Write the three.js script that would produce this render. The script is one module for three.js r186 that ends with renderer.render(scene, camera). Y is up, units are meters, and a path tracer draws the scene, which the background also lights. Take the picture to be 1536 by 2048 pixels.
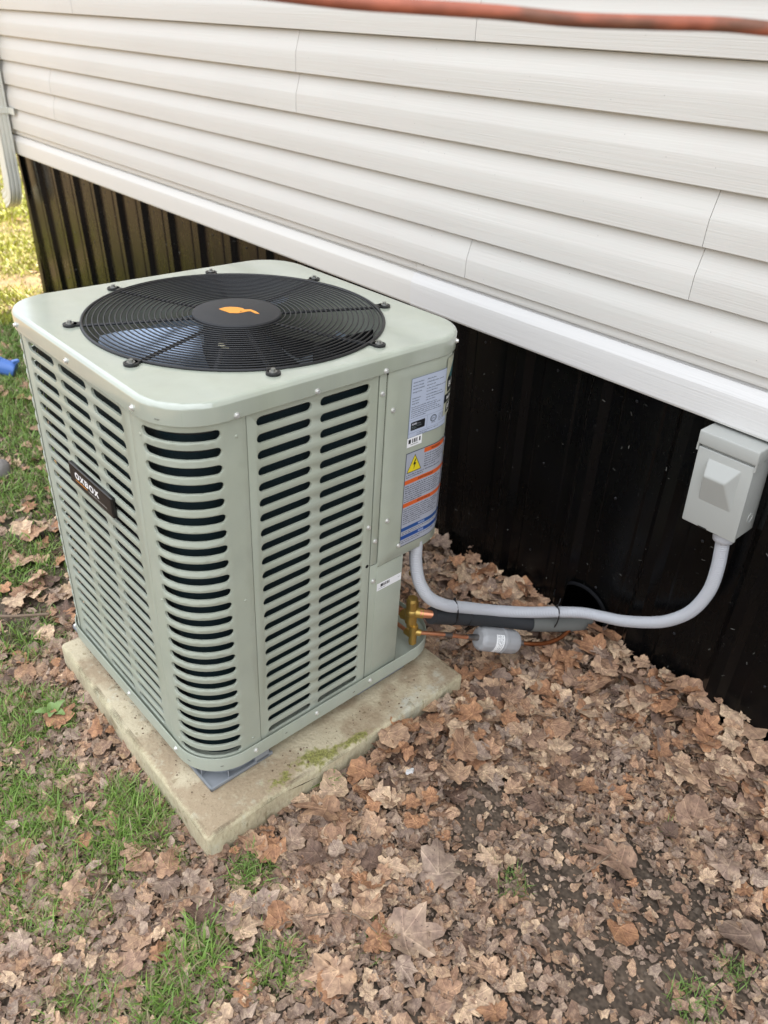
import * as THREE from 'three';
import { mergeGeometries, mergeVertices, toCreasedNormals } from 'three/addons/utils/BufferGeometryUtils.js';
import { RoundedBoxGeometry } from 'three/addons/geometries/RoundedBoxGeometry.js';
import { TessellateModifier } from 'three/addons/modifiers/TessellateModifier.js';

// ---------------------------------------------------------------- camera, sky, sun, exposure
const scene = new THREE.Scene();
const camera = new THREE.PerspectiveCamera(67.29, 0.75, 0.05, 400);
camera.position.set(0.934, 1.2394, 0.4705);
camera.rotation.order = 'YXZ';
camera.rotation.set(-0.5593, 0.795, 0.0612);
camera.focus = 1.55;
camera.userData.fStop = 4.5;
scene.add(camera);

const SUN = new THREE.Vector3(-0.60, 0.92, -0.80).normalize();
const SKY_LEVEL = 0.42, SUN_POWER = 5.0;
{
  const w = 512, h = 256, d = new Float32Array(w * h * 4);
  for (let j = 0; j < h; j++) for (let i = 0; i < w; i++) {
    const el = ((j + 0.5) / h - 0.5) * Math.PI, az = (i / w) * Math.PI * 2;
    const t = Math.max(0, Math.sin(el));
    // thin bright cloud over the whole sky
    let cl = 0;
    for (let k = 1; k < 5; k++) cl += Math.sin(az * k * 2 + k * 1.7 + Math.sin(el * 5 * k + k)) * Math.sin(el * 6 * k + k * 2.3) / k;
    const c = 0.5 + 0.16 * cl;
    const k0 = 0.55 + 1.05 * Math.pow(t, 0.8), r = k0 * (0.92 + 0.14 * c), g = k0 * (0.98 + 0.12 * c), b = k0 * (1.10 + 0.07 * c);   // bright thin overcast, brightest overhead
    const o = (j * w + i) * 4, s = SKY_LEVEL * (el < 0 ? 0.35 : 1);
    d[o] = r * s; d[o + 1] = g * s; d[o + 2] = b * s; d[o + 3] = 1;
  }
  const sky = new THREE.DataTexture(d, w, h, THREE.RGBAFormat, THREE.FloatType);
  sky.mapping = THREE.EquirectangularReflectionMapping;
  sky.magFilter = sky.minFilter = THREE.LinearFilter;
  sky.needsUpdate = true;
  scene.background = sky; scene.environment = sky;
}
const sun = new THREE.DirectionalLight(0xfff0d8, SUN_POWER);
sun.position.copy(SUN).multiplyScalar(30);
sun.castShadow = true; sun.shadow.mapSize.set(4096, 4096); sun.shadow.radius = 1.5;
Object.assign(sun.shadow.camera, { left: -14, right: 14, top: 14, bottom: -14, near: 1, far: 80 });
scene.add(sun, sun.target);

const renderer = new THREE.WebGLRenderer({ antialias: true });
renderer.toneMapping = THREE.LinearToneMapping;
renderer.toneMappingExposure = 4.25;
renderer.shadowMap.enabled = true;

// ---------------------------------------------------------------- helpers
function rng(seed) { let a = seed >>> 0; return () => { a = (a + 0x6D2B79F5) | 0; let t = Math.imul(a ^ (a >>> 15), 1 | a); t = (t + Math.imul(t ^ (t >>> 7), 61 | t)) ^ t; return ((t ^ (t >>> 14)) >>> 0) / 4294967296; }; }
const hash = (x, y, s) => { let h = Math.imul(x | 0, 374761393) ^ Math.imul(y | 0, 668265263) ^ Math.imul(s | 0, 974634777); h = Math.imul(h ^ (h >>> 13), 1274126177); return ((h ^ (h >>> 16)) >>> 0) / 4294967296; };
const fade = (t) => t * t * (3 - 2 * t);
function vnoise(x, y, s = 1, px = 0, py = 0) {           // value noise, tileable when px, py are given
  const xi = Math.floor(x), yi = Math.floor(y), fx = fade(x - xi), fy = fade(y - yi);
  const m = (a, p) => (p ? ((a % p) + p) % p : a);
  const a = hash(m(xi, px), m(yi, py), s), b = hash(m(xi + 1, px), m(yi, py), s), c = hash(m(xi, px), m(yi + 1, py), s), e = hash(m(xi + 1, px), m(yi + 1, py), s);
  return (a + (b - a) * fx) * (1 - fy) + (c + (e - c) * fx) * fy;
}
function fbm(x, y, s, oct = 4, px = 0, py = 0) { let v = 0, a = 0.5, t = 0; for (let k = 0; k < oct; k++) { v += a * vnoise(x, y, s + k, px, py); t += a; a *= 0.5; x *= 2; y *= 2; px *= 2; py *= 2; } return v / t; }
const clamp = (x, a = 0, b = 1) => Math.min(b, Math.max(a, x));
const smooth = (a, b, x) => { const t = clamp((x - a) / (b - a)); return t * t * (3 - 2 * t); };
const mix = (a, b, t) => a + (b - a) * t;

function dataTex(w, h, fn, srgb = false) {
  const d = new Uint8Array(w * h * 4);
  for (let j = 0; j < h; j++) for (let i = 0; i < w; i++) {
    const c = fn(i / w, j / h), o = (j * w + i) * 4;
    if (typeof c === 'number') d[o] = d[o + 1] = d[o + 2] = clamp(c) * 255; else { d[o] = clamp(c[0]) * 255; d[o + 1] = clamp(c[1]) * 255; d[o + 2] = clamp(c[2]) * 255; }
    d[o + 3] = 255;
  }
  const t = new THREE.DataTexture(d, w, h, THREE.RGBAFormat);
  t.wrapS = t.wrapT = THREE.RepeatWrapping; t.magFilter = THREE.LinearFilter; t.minFilter = THREE.LinearMipmapLinearFilter; t.generateMipmaps = true;
  if (srgb) t.colorSpace = THREE.SRGBColorSpace;
  t.needsUpdate = true; return t;
}
function canvasTex(w, h, draw) {
  const c = document.createElement('canvas'); c.width = w; c.height = h; draw(c.getContext('2d'), w, h);
  const t = new THREE.CanvasTexture(c); t.colorSpace = THREE.SRGBColorSpace; t.anisotropy = 8; return t;
}
const std = (o) => new THREE.MeshStandardMaterial(o);
const phys = (o) => new THREE.MeshPhysicalMaterial(o);
const names = {};
function numbered(n) { names[n] = (names[n] ?? -1) + 1; return names[n] ? `${n}_${String(names[n]).padStart(3, '0')}` : n; }
function tag(o, label, category, group, kind) { if (label) o.userData.label = label; if (category) o.userData.category = category; if (group) o.userData.group = group; if (kind) o.userData.kind = kind; return o; }
function mesh(name, geo, mat, parent, pos) {
  const m = new THREE.Mesh(Array.isArray(geo) ? merge(geo) : geo, mat); m.name = parent === scene ? numbered(name) : name;
  m.castShadow = m.receiveShadow = true; if (pos) m.position.set(...pos); (parent || scene).add(m); return m;
}
function merge(list) { return mergeGeometries(list.map((g) => { const k = g.index ? g.toNonIndexed() : g; for (const n of Object.keys(k.attributes)) if (!['position', 'normal', 'uv'].includes(n)) k.deleteAttribute(n); return k; })); }
function thing(name, label, category, pos = [0, 0, 0], turn = 0, group) {
  const g = new THREE.Group(); g.name = numbered(name); g.position.set(...pos); g.rotation.y = turn; scene.add(g); tag(g, label, category, group); return g;
}
// the wall's own axes: t along the wall, y up, n out of the wall
const PSI = 0.0203, CP = Math.cos(PSI), SP = Math.sin(PSI);
const w2w = (t, y, n) => [t * CP - n * SP, y, t * SP + n * CP];
function wallThing(name, label, category, t, y, n) {      // children are built in (t, y, n) and hang under inner offset
  const g = thing(name, label, category, w2w(t, y, n), -PSI); g.__off = [-t, -y, -n]; return g;
}
const wm = (name, geo, mat, root) => mesh(name, geo, mat, root, root.__off);
function box(w, h, d, x, y, z, r = 0) { const g = r ? new RoundedBoxGeometry(w, h, d, 2, r) : new THREE.BoxGeometry(w, h, d); g.translate(x, y, z); return g; }
function cyl(r0, r1, h, x, y, z, seg = 20) { const g = new THREE.CylinderGeometry(r0, r1, h, seg); g.translate(x, y, z); return g; }
function between(a, b, r0, r1 = r0, seg = 16) {
  const A = new THREE.Vector3(...a), B = new THREE.Vector3(...b), d = B.clone().sub(A), g = new THREE.CylinderGeometry(r1, r0, d.length(), seg);
  g.applyQuaternion(new THREE.Quaternion().setFromUnitVectors(new THREE.Vector3(0, 1, 0), d.normalize())); g.translate(...A.add(B).multiplyScalar(0.5).toArray()); return g;
}
function tube(pts, r, seg = 80, rad = 14) { return new THREE.TubeGeometry(new THREE.CatmullRomCurve3(pts.map((p) => new THREE.Vector3(...p)), false, 'centripetal'), seg, r, rad, false); }
function setUV(g, fn) { const p = g.attributes.position, uv = new Float32Array(p.count * 2); for (let i = 0; i < p.count; i++) { const q = fn(p.getX(i), p.getY(i), p.getZ(i)); uv[2 * i] = q[0]; uv[2 * i + 1] = q[1]; } g.setAttribute('uv', new THREE.BufferAttribute(uv, 2)); return g; }
function creased(g, deg) { const k = g.index ? g.toNonIndexed() : g; return toCreasedNormals(k, deg * Math.PI / 180); }
function prism(poly, x0, x1) {                             // polygon of [n, y] swept along x from x0 to x1
  const s = new THREE.Shape(poly.map(([n, y]) => new THREE.Vector2(n, y)));
  const g = new THREE.ExtrudeGeometry(s, { depth: x1 - x0, bevelEnabled: false });
  g.applyMatrix4(new THREE.Matrix4().makeBasis(new THREE.Vector3(0, 0, 1), new THREE.Vector3(0, 1, 0), new THREE.Vector3(1, 0, 0)));   // n->z, y->y, depth->x
  // the basis above mirrors the solid, so turn the faces back round
  const p = g.attributes.position.array; for (let i = 0; i < p.length; i += 9) for (let k = 0; k < 3; k++) { const q = p[i + 3 + k]; p[i + 3 + k] = p[i + 6 + k]; p[i + 6 + k] = q; }
  g.translate(x0, 0, 0); g.computeVertexNormals(); return setUV(g, (x, y, z) => [x, y + z * 0.3]);
}
// ---------------------------------------------------------------- textures and materials
const R0 = rng(11);
const grainBump = dataTex(1024, 512, (u, v) => {            // long horizontal wood grain, 1.0 m x 0.25 m
  const warp = fbm(u * 3, v * 4, 5, 3, 3, 4) * 0.5;
  const lines = vnoise(u * 6, v * 96 + warp * 6, 21, 6, 0) * 0.55 + vnoise(u * 14, v * 190 + warp * 9, 22, 14, 0) * 0.45;
  return 0.2 + 0.75 * lines;
});
const vinylTone = dataTex(1024, 1024, (u, v) => { const k = 0.965 + 0.035 * fbm(u * 4, v * 10, 15, 4, 4, 10) - (hash(u * 1024, v * 1024, 4) > 0.99994 ? 0.45 : 0); return [k, k * 0.998, k * 0.99]; }, true);
const paintTone = dataTex(512, 512, (u, v) => { const k = 0.93 + 0.07 * fbm(u * 5, v * 5, 17, 5, 5, 5) - (vnoise(u * 170, v * 170, 19, 170, 170) > 0.965 ? 0.05 : 0); return [k, k * 0.997, k * (0.975 + 0.03 * fbm(u * 3, v * 3, 18, 3, 3, 3))]; }, true);
const M = {};
{
  const gb = grainBump.clone(); gb.repeat.set(1, 4); gb.needsUpdate = true;
  M.vinyl = phys({ color: 0xd3d0ca, roughness: 0.55, bumpMap: gb, map: vinylTone, bumpScale: 0.00042, specularIntensity: 0.6 });
  M.vinylWhite = phys({ color: 0xd6d4d0, roughness: 0.5, bumpMap: gb, bumpScale: 0.0005, specularIntensity: 0.6 });
  M.trim = phys({ color: 0xd5d2cb, roughness: 0.5, bumpMap: gb, bumpScale: 0.0004, specularIntensity: 0.6 });
}
const dustMap = dataTex(1024, 1024, (u, v) => { const b = 0.022 + 0.022 * fbm(u * 5, v * 5, 31, 5, 5, 5); return [b, b, b * 1.05]; }, true);
{ // dust flecks and scuffs on the black metal
  const d = dustMap.image.data, r = rng(5);
  for (let k = 0; k < 520; k++) { const x = (r() * 1024) | 0, y = (r() * 1024) | 0, s = r() < 0.85 ? 1 : 2, c = 40 + r() * 130, L = r() < 0.2 ? 3 + r() * 6 : s; const a = r() * 6.28; for (let q = 0; q < L; q++) for (let p = 0; p < s; p++) { const X = (x + Math.round(Math.cos(a) * q) + p) & 1023, Y = (y + Math.round(Math.sin(a) * q)) & 1023, o = (Y * 1024 + X) * 4; d[o] = d[o + 1] = c; d[o + 2] = c * 0.95; } }
}
const dustRough = dataTex(512, 512, (u, v) => 0.17 + 0.25 * Math.pow(fbm(u * 4, v * 4, 37, 5, 4, 4), 2) + 0.08 * vnoise(u * 200, v * 60, 3, 200, 60));
M.skirt = phys({ color: 0xffffff, map: dustMap, roughness: 1, roughnessMap: dustRough, specularIntensity: 0.4 });
M.dark = std({ color: 0x0a0a0a, roughness: 0.9 });
const paintBump = dataTex(256, 256, (u, v) => 0.5 + 0.5 * (fbm(u * 24, v * 24, 71, 2, 24, 24) - 0.5));
M.paint = phys({ map: paintTone, color: 0xb1b7a8, roughness: 0.36, specularIntensity: 0.7, bumpMap: paintBump, bumpScale: 0.00015 });
M.paintTop = phys({ map: paintTone, color: 0xb1b7a8, roughness: 0.13, ior: 1.75, clearcoat: 0.6, clearcoatRoughness: 0.08 });
M.coil = phys({ color: 0x1d3239, roughness: 0.45, metalness: 0.2, bumpMap: dataTex(64, 64, (u, v) => 0.5 + 0.5 * Math.sin(u * Math.PI * 2 * 16)), bumpScale: 0.0012, specularIntensity: 0.8 });
M.black = std({ color: 0x151516, roughness: 0.42 });
M.blackMatt = std({ color: 0x2a2a2b, roughness: 0.62 });
M.gray = phys({ color: 0xabaca6, roughness: 0.42 });
M.zinc = std({ color: 0xe6e5e0, roughness: 0.3, metalness: 0.55 });
M.bolt = std({ color: 0x9b9b96, roughness: 0.36, metalness: 0.85 });
M.alu = std({ color: 0x8c99aa, roughness: 0.3, metalness: 0.85 });
M.copper = std({ color: 0xe09a74, roughness: 0.38, metalness: 0.8 });
M.copperDull = std({ color: 0x8a5230, roughness: 0.45, metalness: 0.85 });
M.brass = std({ color: 0xbf9f58, roughness: 0.36, metalness: 0.8 });
M.solder = std({ color: 0x8d8884, roughness: 0.4, metalness: 0.9 });
M.orange = std({ color: 0xe79a3c, roughness: 0.5 });
M.plasticGrey = phys({ color: 0x8b8f93, roughness: 0.5 });
M.foam = std({ color: 0x2c2e30, roughness: 0.75 });
M.foamWorn = std({ color: 0x6a6b66, roughness: 0.95 });
M.conduit = phys({ color: 0xb7b8bb, roughness: 0.38 });
M.tie = std({ color: 0x101012, roughness: 0.4 });

// ---------------------------------------------------------------- the ground
const PAD = { x0: -0.612, x1: 0.086, n0: -0.653, n1: 0.052, top: -0.078 };
const toWall = (x, z) => [x * CP + z * SP, -x * SP + z * CP];
function heap(x, z) {                                       // how much litter is drifted up at this spot
  const [t, n] = toWall(x, z);
  let h = 0;
  h += 0.024 * Math.exp(-Math.pow((n + 1.08) / 0.11, 2)) * smooth(-1.6, -0.3, t);
  h += 0.028 * Math.exp(-(Math.pow((t - 0.16) / 0.10, 2) + Math.pow((n + 0.45) / 0.22, 2)));
  h += 0.010 * Math.exp(-(Math.pow((t - 0.10) / 0.22, 2) + Math.pow((n + 0.88) / 0.16, 2)));
  return h;
}
const groundY = (x, z) => {
  const [, n] = toWall(x, z);
  const near = Math.exp(-(x * x + z * z) / 60);
  return -0.150 - 0.022 * smooth(-0.3, -1.1, n) + near * ((fbm(x * 2.2 + 9, z * 2.2, 41, 4) - 0.5) * 0.026 + (fbm(x * 14, z * 14, 47, 3) - 0.5) * 0.010) + heap(x, z) * 0.7
    + 0.02 * (1 - near) * (fbm(x * 0.3, z * 0.3, 51, 3) - 0.5) * 8;
};
// grass patches: x, z, radius, density
const GRASS = [[-0.09, 0.135, 0.085, 1], [-0.25, 0.27, 0.10, 0.8], [-0.06, 0.34, 0.10, 0.55], [0.02, 0.29, 0.07, 0.55], [-0.02, 0.20, 0.06, 0.5], [0.235, 0.15, 0.055, 0.9], [0.315, 0.075, 0.05, 0.75], [0.25, 0.235, 0.07, 0.8], [0.17, 0.36, 0.07, 0.6], [0.20, 0.30, 0.05, 0.5],
  [-0.49, 0.19, 0.10, 0.8], [-1.10, -0.03, 0.13, 0.8], [-0.75, 0.09, 0.09, 0.75], [-1.58, -0.20, 0.24, 0.8], [-1.9, -0.36, 0.24, 0.85], [-2.3, -0.45, 0.3, 0.85], [-2.9, -0.70, 0.42, 0.95], [-0.26, 0.15, 0.03, 0.6], [0.17, 0.005, 0.04, 0.7], [0.04, 0.10, 0.03, 0.6], [-0.15, 0.24, 0.07, 0.6], [-0.66, 0.22, 0.10, 0.5], [-3.5, -0.6, 0.5, 0.8], [0.30, 0.16, 0.03, 0.5], [-0.13, 0.40, 0.08, 0.4], [-0.35, 0.38, 0.12, 0.6]];
function grassAt(x, z) {
  let g = 0;
  for (const [a, b, r, d] of GRASS) { const q = Math.hypot(x - a, z - b) / (r * 1.12); if (q < 1.5) g = Math.max(g, d * smooth(1.45, 0.45, q + (fbm(x * 18, z * 18, 61, 2) - 0.5) * 1.1)); }
  if (x < -3.0) {                                            // the lawn past the end of the house
    const band = Math.exp(-Math.pow((x + 4.0 + (z + 1.1) * 0.5) / 0.22, 2));
    const dry = smooth(0.35, 0.7, fbm(x * 0.9, z * 1.3, 63, 3));
    g = Math.max(g, smooth(-3.0, -3.5, x) * (0.95 - 0.45 * dry) * (1 - 0.9 * band) * (0.15 + 0.85 * smooth(0.1, -0.7, z)));
  }
  return g;
}
{
  const N = 260, pos = [], col = [], idx = [], uv = [];
  const wrp = (a, c) => c + Math.sinh(a * 5.4) * 0.42;
  for (let j = 0; j <= N; j++) for (let i = 0; i <= N; i++) {
    const x = wrp(i / N * 2 - 1, 0.15), z = wrp(j / N * 2 - 1, -0.35);
    pos.push(x, groundY(x, z), z); uv.push(x, z);
    const g = Math.hypot(x, z) > 6 ? (x < -3 && z > -0.6 ? 0.2 : 0.75) : grassAt(x, z) * 0.8, f = fbm(x * 1.5, z * 1.5, 71, 3);
    const soil = x < -3.4 ? [0.30, 0.21, 0.12] : [mix(0.115, 0.175, f), mix(0.09, 0.13, f), mix(0.068, 0.095, f)], gr = x < -3.2 ? [0.20, 0.17, 0.03] : [0.11, 0.13, 0.04];
    col.push(mix(soil[0], gr[0], g), mix(soil[1], gr[1], g), mix(soil[2], gr[2], g));
  }
  for (let j = 0; j < N; j++) for (let i = 0; i < N; i++) { const a = j * (N + 1) + i, b = a + 1, c = a + N + 1, d = c + 1; idx.push(a, c, b, b, c, d); }
  const g = new THREE.BufferGeometry(); g.setAttribute('position', new THREE.Float32BufferAttribute(pos, 3)); g.setAttribute('color', new THREE.Float32BufferAttribute(col, 3)); g.setAttribute('uv', new THREE.Float32BufferAttribute(uv, 2)); g.setIndex(idx); g.computeVertexNormals();
  const soilTex = dataTex(1024, 1024, (u, v) => { const a = fbm(u * 12, v * 12, 81, 5, 12, 12), b = vnoise(u * 220, v * 220, 85, 220, 220), c = vnoise(u * 90, v * 90, 86, 90, 90); const k = 0.62 + 0.42 * a + (b - 0.5) * 0.28 + (c > 0.86 ? 0.25 : 0); return [k, k * 0.98, k * 0.95]; }, true);
  const soilBump = dataTex(1024, 1024, (u, v) => 0.6 * fbm(u * 20, v * 20, 91, 5, 20, 20) + 0.4 * vnoise(u * 160, v * 160, 95, 160, 160));
  M.soil = std({ color: 0xffffff, vertexColors: true, map: soilTex, bumpMap: soilBump, bumpScale: 0.008, roughness: 0.95 });
  var ground = mesh('ground', g, M.soil, scene); tag(ground, 'brown soil yard littered with dead leaves', 'ground', null, 'structure');
}

// ---------------------------------------------------------------- the house
const LEFT_END = -3.66, RIGHT_END = 6.4;
const EDGES = [0.7145, 0.8135, 0.9165, 1.0205, 1.1235, 1.2275];
for (let k = 0; k < 20; k++) EDGES.push(EDGES[EDGES.length - 1] + 0.1027);
const house = wallThing('house', 'long low house with cream vinyl lap siding over black ribbed metal skirting', 'house', LEFT_END, -0.17, -1.08);
{
  const FACE = -1.03;
  const course = (y0, y1, first) => {                        // one lap: lip, flat face, cove, back to the wall line
    const h = y1 - y0, pts = [];
    if (first) pts.push([-0.0185, y0 + 0.005]);
    pts.push([-0.0125, y0 + 0.0015], [-0.002, y0], [0, y0 + 0.0016]);
    pts.push([0.0004, y0 + h * 0.25], [0, y0 + h * 0.47], [-0.0005, y0 + h * 0.505], [-0.0018, y0 + h * 0.545], [-0.0080, y0 + h * 0.75], [-0.0143, y0 + h * 0.96], [-0.0150, y0 + h * 0.985]);
    return pts;
  };
  const panel = (c0, c1, x0, x1, proud) => {                 // courses c0..c1 in one panel
    let poly = [];
    for (let c = c0; c <= c1; c++) poly = poly.concat(course(EDGES[c], EDGES[c + 1], c === c0));
    poly.push([-0.0225, EDGES[c1 + 1] + 0.002], [-0.026, EDGES[c1 + 1]], [-0.026, EDGES[c0] + 0.006]);
    const g = prism(poly.map(([n, y]) => [n + FACE + proud, y]), x0, x1);
    return creased(g, 12);
  };
  const r = rng(77);
  const rows = [[0, 0, [-0.382, 3.3]], [1, 2, [-2.955, 0.2175, 3.6]], [3, 4, [-1.102, 2.2]], [5, 6, [-2.6, -0.426, 2.9]]];
  for (let c = 7; c < 23; c += 2) rows.push([c, c + 1, [LEFT_END + 0.8 + r() * 2, 0.4 + r() * 2, 3.4 + r()]]);
  const right0 = M.vinyl;
  rows.forEach(([c0, c1, seams], ri) => {
    const xs = [LEFT_END + 0.01, ...seams, RIGHT_END];
    for (let i = 0; i + 1 < xs.length; i++) {
      const g = panel(c0, c1, xs[i] + (i ? 0.0006 : 0), xs[i + 1] - 0.0003, (xs.length - i) * 0.0008);
      const off = hash(ri, i, 9); setUV(g, (x, y, z) => [x * 0.9 + off * 7, y + z * 0.6 + off * 3]);
      wm('siding_panel', g, right0, house);
    }
  });
  // starter strip and lower trim board
  const strip = (x0, x1, p) => wm('starter_strip', prism([[-1.053 + p, 0.730], [-1.0425 + p, 0.7165], [-1.0400 + p, 0.6965], [-1.0410 + p, 0.6915], [-1.047 + p, 0.6895], [-1.060, 0.6895], [-1.060, 0.73]], x0, x1), M.trim, house);
  strip(LEFT_END + 0.015, -0.5725, 0); strip(-0.5700, RIGHT_END, 0.0015);
  const board = (x0, x1, p, m, lbl) => {
    const poly = [[-1.050 + p, 0.6830], [-1.0435 + p, 0.6840], [-1.0415 + p, 0.6825], [-1.031 + p, 0.6640], [-1.0295 + p, 0.6600], [-1.0290 + p, 0.655], [-1.0290 + p, 0.640], [-1.0300 + p, 0.601], [-1.0318 + p, 0.5965], [-1.035 + p, 0.5945], [-1.047, 0.5965], [-1.055, 0.602], [-1.055, 0.69]];
    const o = wm('trim_board', creased(prism(poly, x0, x1), 14), m, house); o.userData.label = lbl; return o;
  };
  board(LEFT_END + 0.015, -0.560, 0, M.trim, 'left length of cream trim board under the siding');
  board(-0.575, RIGHT_END, 0.0028, M.vinylWhite, 'whiter right length of trim board, lapped over the left length');
  // nail head by the trim joint, small weep stain
  wm('nail_head', cyl(0.003, 0.003, 0.002, -0.533, 0.7155, -1.0295, 8).rotateX(0), std({ color: 0x77736a, roughness: 0.8 }), house);
  // corner post
  wm('corner_post', [box(0.085, 2.7, 0.012, LEFT_END + 0.03 - 0.02, 2.0, -1.037, 0.003), box(0.012, 2.7, 0.09, LEFT_END - 0.037, 2.0, -1.08, 0.003)], M.trim, house);
  // walls behind the siding, end wall, back wall, floor deck, soffit and roof (out of the frame, they cast the shade)
  const T = EDGES[24];
  wm('wall', [box(RIGHT_END - LEFT_END, T - 0.6, 0.05, (LEFT_END + RIGHT_END) / 2, (T + 0.6) / 2, -1.083), box(0.05, T - 0.6, 6.9, LEFT_END, (T + 0.6) / 2, -4.56), box(0.05, T - 0.6, 6.9, RIGHT_END, (T + 0.6) / 2, -4.56), box(RIGHT_END - LEFT_END, T - 0.6, 0.05, (LEFT_END + RIGHT_END) / 2, (T + 0.6) / 2, -8.04), box(RIGHT_END - LEFT_END - 0.1, 0.08, 6.9, (LEFT_END + RIGHT_END) / 2, 0.66, -4.56)], std({ color: 0xcfcbc0, roughness: 0.8 }), house);
  const roofPoly = [[-0.72, T - 0.05], [-0.72, T + 0.02], [-4.56, T + 1.35], [-8.4, T + 0.02], [-8.4, T - 0.05]];
  wm('roof', prism(roofPoly, LEFT_END - 0.3, RIGHT_END + 0.3), std({ color: 0x3c3936, roughness: 0.9 }), house);
  // black ribbed skirting: sheets with a tall rib every nine inches and a low rib between
  const TOPN = -1.062, BOTN = -1.104, Y0 = -0.30, Y1 = 0.655;
  const prof = (x) => { const p = ((x - 0.047) / 0.2286 % 1 + 1) % 1, q = Math.min(p, 1 - p) * 0.2286; let h = 0.017 * smooth(0.030, 0.0125, q); const s = Math.abs(p - 0.5) * 0.2286; h += 0.003 * smooth(0.038, 0.030, Math.abs(s - 0.0) < 0.06 ? Math.abs(s - 0.036) + 0.02 : 1); return h; };
  const sheet = (x0, x1, proud) => {
    const P = [], U = [], I = []; const xs = [];
    const step = 0.2286; for (let k = Math.floor((x0 - 0.047) / step) - 1; k * step + 0.047 < x1 + step; k++) for (const o of [-0.030, -0.0125, 0.0125, 0.030, 0.060, 0.066, 0.076, 0.082, 0.1466, 0.1526, 0.1626, 0.1686]) { const x = k * step + 0.047 + o; if (x > x0 + 0.001 && x < x1 - 0.001) xs.push(x); }
    xs.push(x0, x1); xs.sort((a, b) => a - b);
    for (const x of xs) for (const y of [Y1, 0.2, Y0]) { const n = mix(BOTN, TOPN, (y - Y0) / (Y1 - Y0)) + prof(x) + proud; P.push(x, y, n); U.push(x * 0.9, y * 0.9); }
    for (let i = 0; i + 1 < xs.length; i++) for (let j = 0; j < 2; j++) { const a = i * 3 + j; I.push(a, a + 1, a + 3, a + 3, a + 1, a + 4); }
    const g = new THREE.BufferGeometry(); g.setAttribute('position', new THREE.Float32BufferAttribute(P, 3)); g.setAttribute('uv', new THREE.Float32BufferAttribute(U, 2)); g.setIndex(I); g.computeVertexNormals(); return creased(g, 12);
  };
  const lap = [LEFT_END + 0.005, -2.75, -1.84, -0.925, -0.012 + 0.0, 0.902, 1.816, 2.73, 3.65, 4.56, 5.5, RIGHT_END];
  for (let i = 0; i + 1 < lap.length; i++) wm('skirting_sheet', sheet(lap[i], lap[i + 1] + 0.018, i % 2 ? 0.0012 : 0), M.skirt, house);
  wm('skirting_end', [box(0.006, 0.99, 6.9, LEFT_END - 0.002, 0.19, -4.54), box(0.05, 0.99, 0.006, LEFT_END + 0.02, 0.19, -1.072)], M.skirt, house);
  // screw heads in the skirting
  const hs = []; for (let k = -15; k < 6; k++) for (const y of [0.30, 0.02, 0.56]) { const x = k * 0.2286 + 0.047 + 0.10; if (x < LEFT_END + 0.1) continue; const g = new THREE.SphereGeometry(0.0042, 6, 4); g.translate(x + (hash(k, 3, 3) - 0.5) * 0.01, y, mix(BOTN, TOPN, (y - Y0) / (Y1 - Y0)) + 0.002); hs.push(g); }
  wm('screw_heads', hs, std({ color: 0x2c2c2e, roughness: 0.4, metalness: 0.6 }), house).userData.kind = 'stuff';
  // black ring where the lines go in through the skirting
  const ring = new THREE.TorusGeometry(0.082, 0.008, 8, 40, Math.PI); ring.scale(1, 0.95, 0.6); ring.rotateZ(0); ring.translate(0.115, -0.075, -1.083);
  wm('pipe_entry_collar', ring, phys({ color: 0x0b0c0f, roughness: 0.7, specularIntensity: 0.35 }), house);
  const hole = new THREE.CircleGeometry(0.078, 32); hole.translate(0.115, -0.075, -1.0785); wm('pipe_entry_plug', hole, phys({ color: 0x010101, roughness: 1, specularIntensity: 0 }), house);
}
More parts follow.
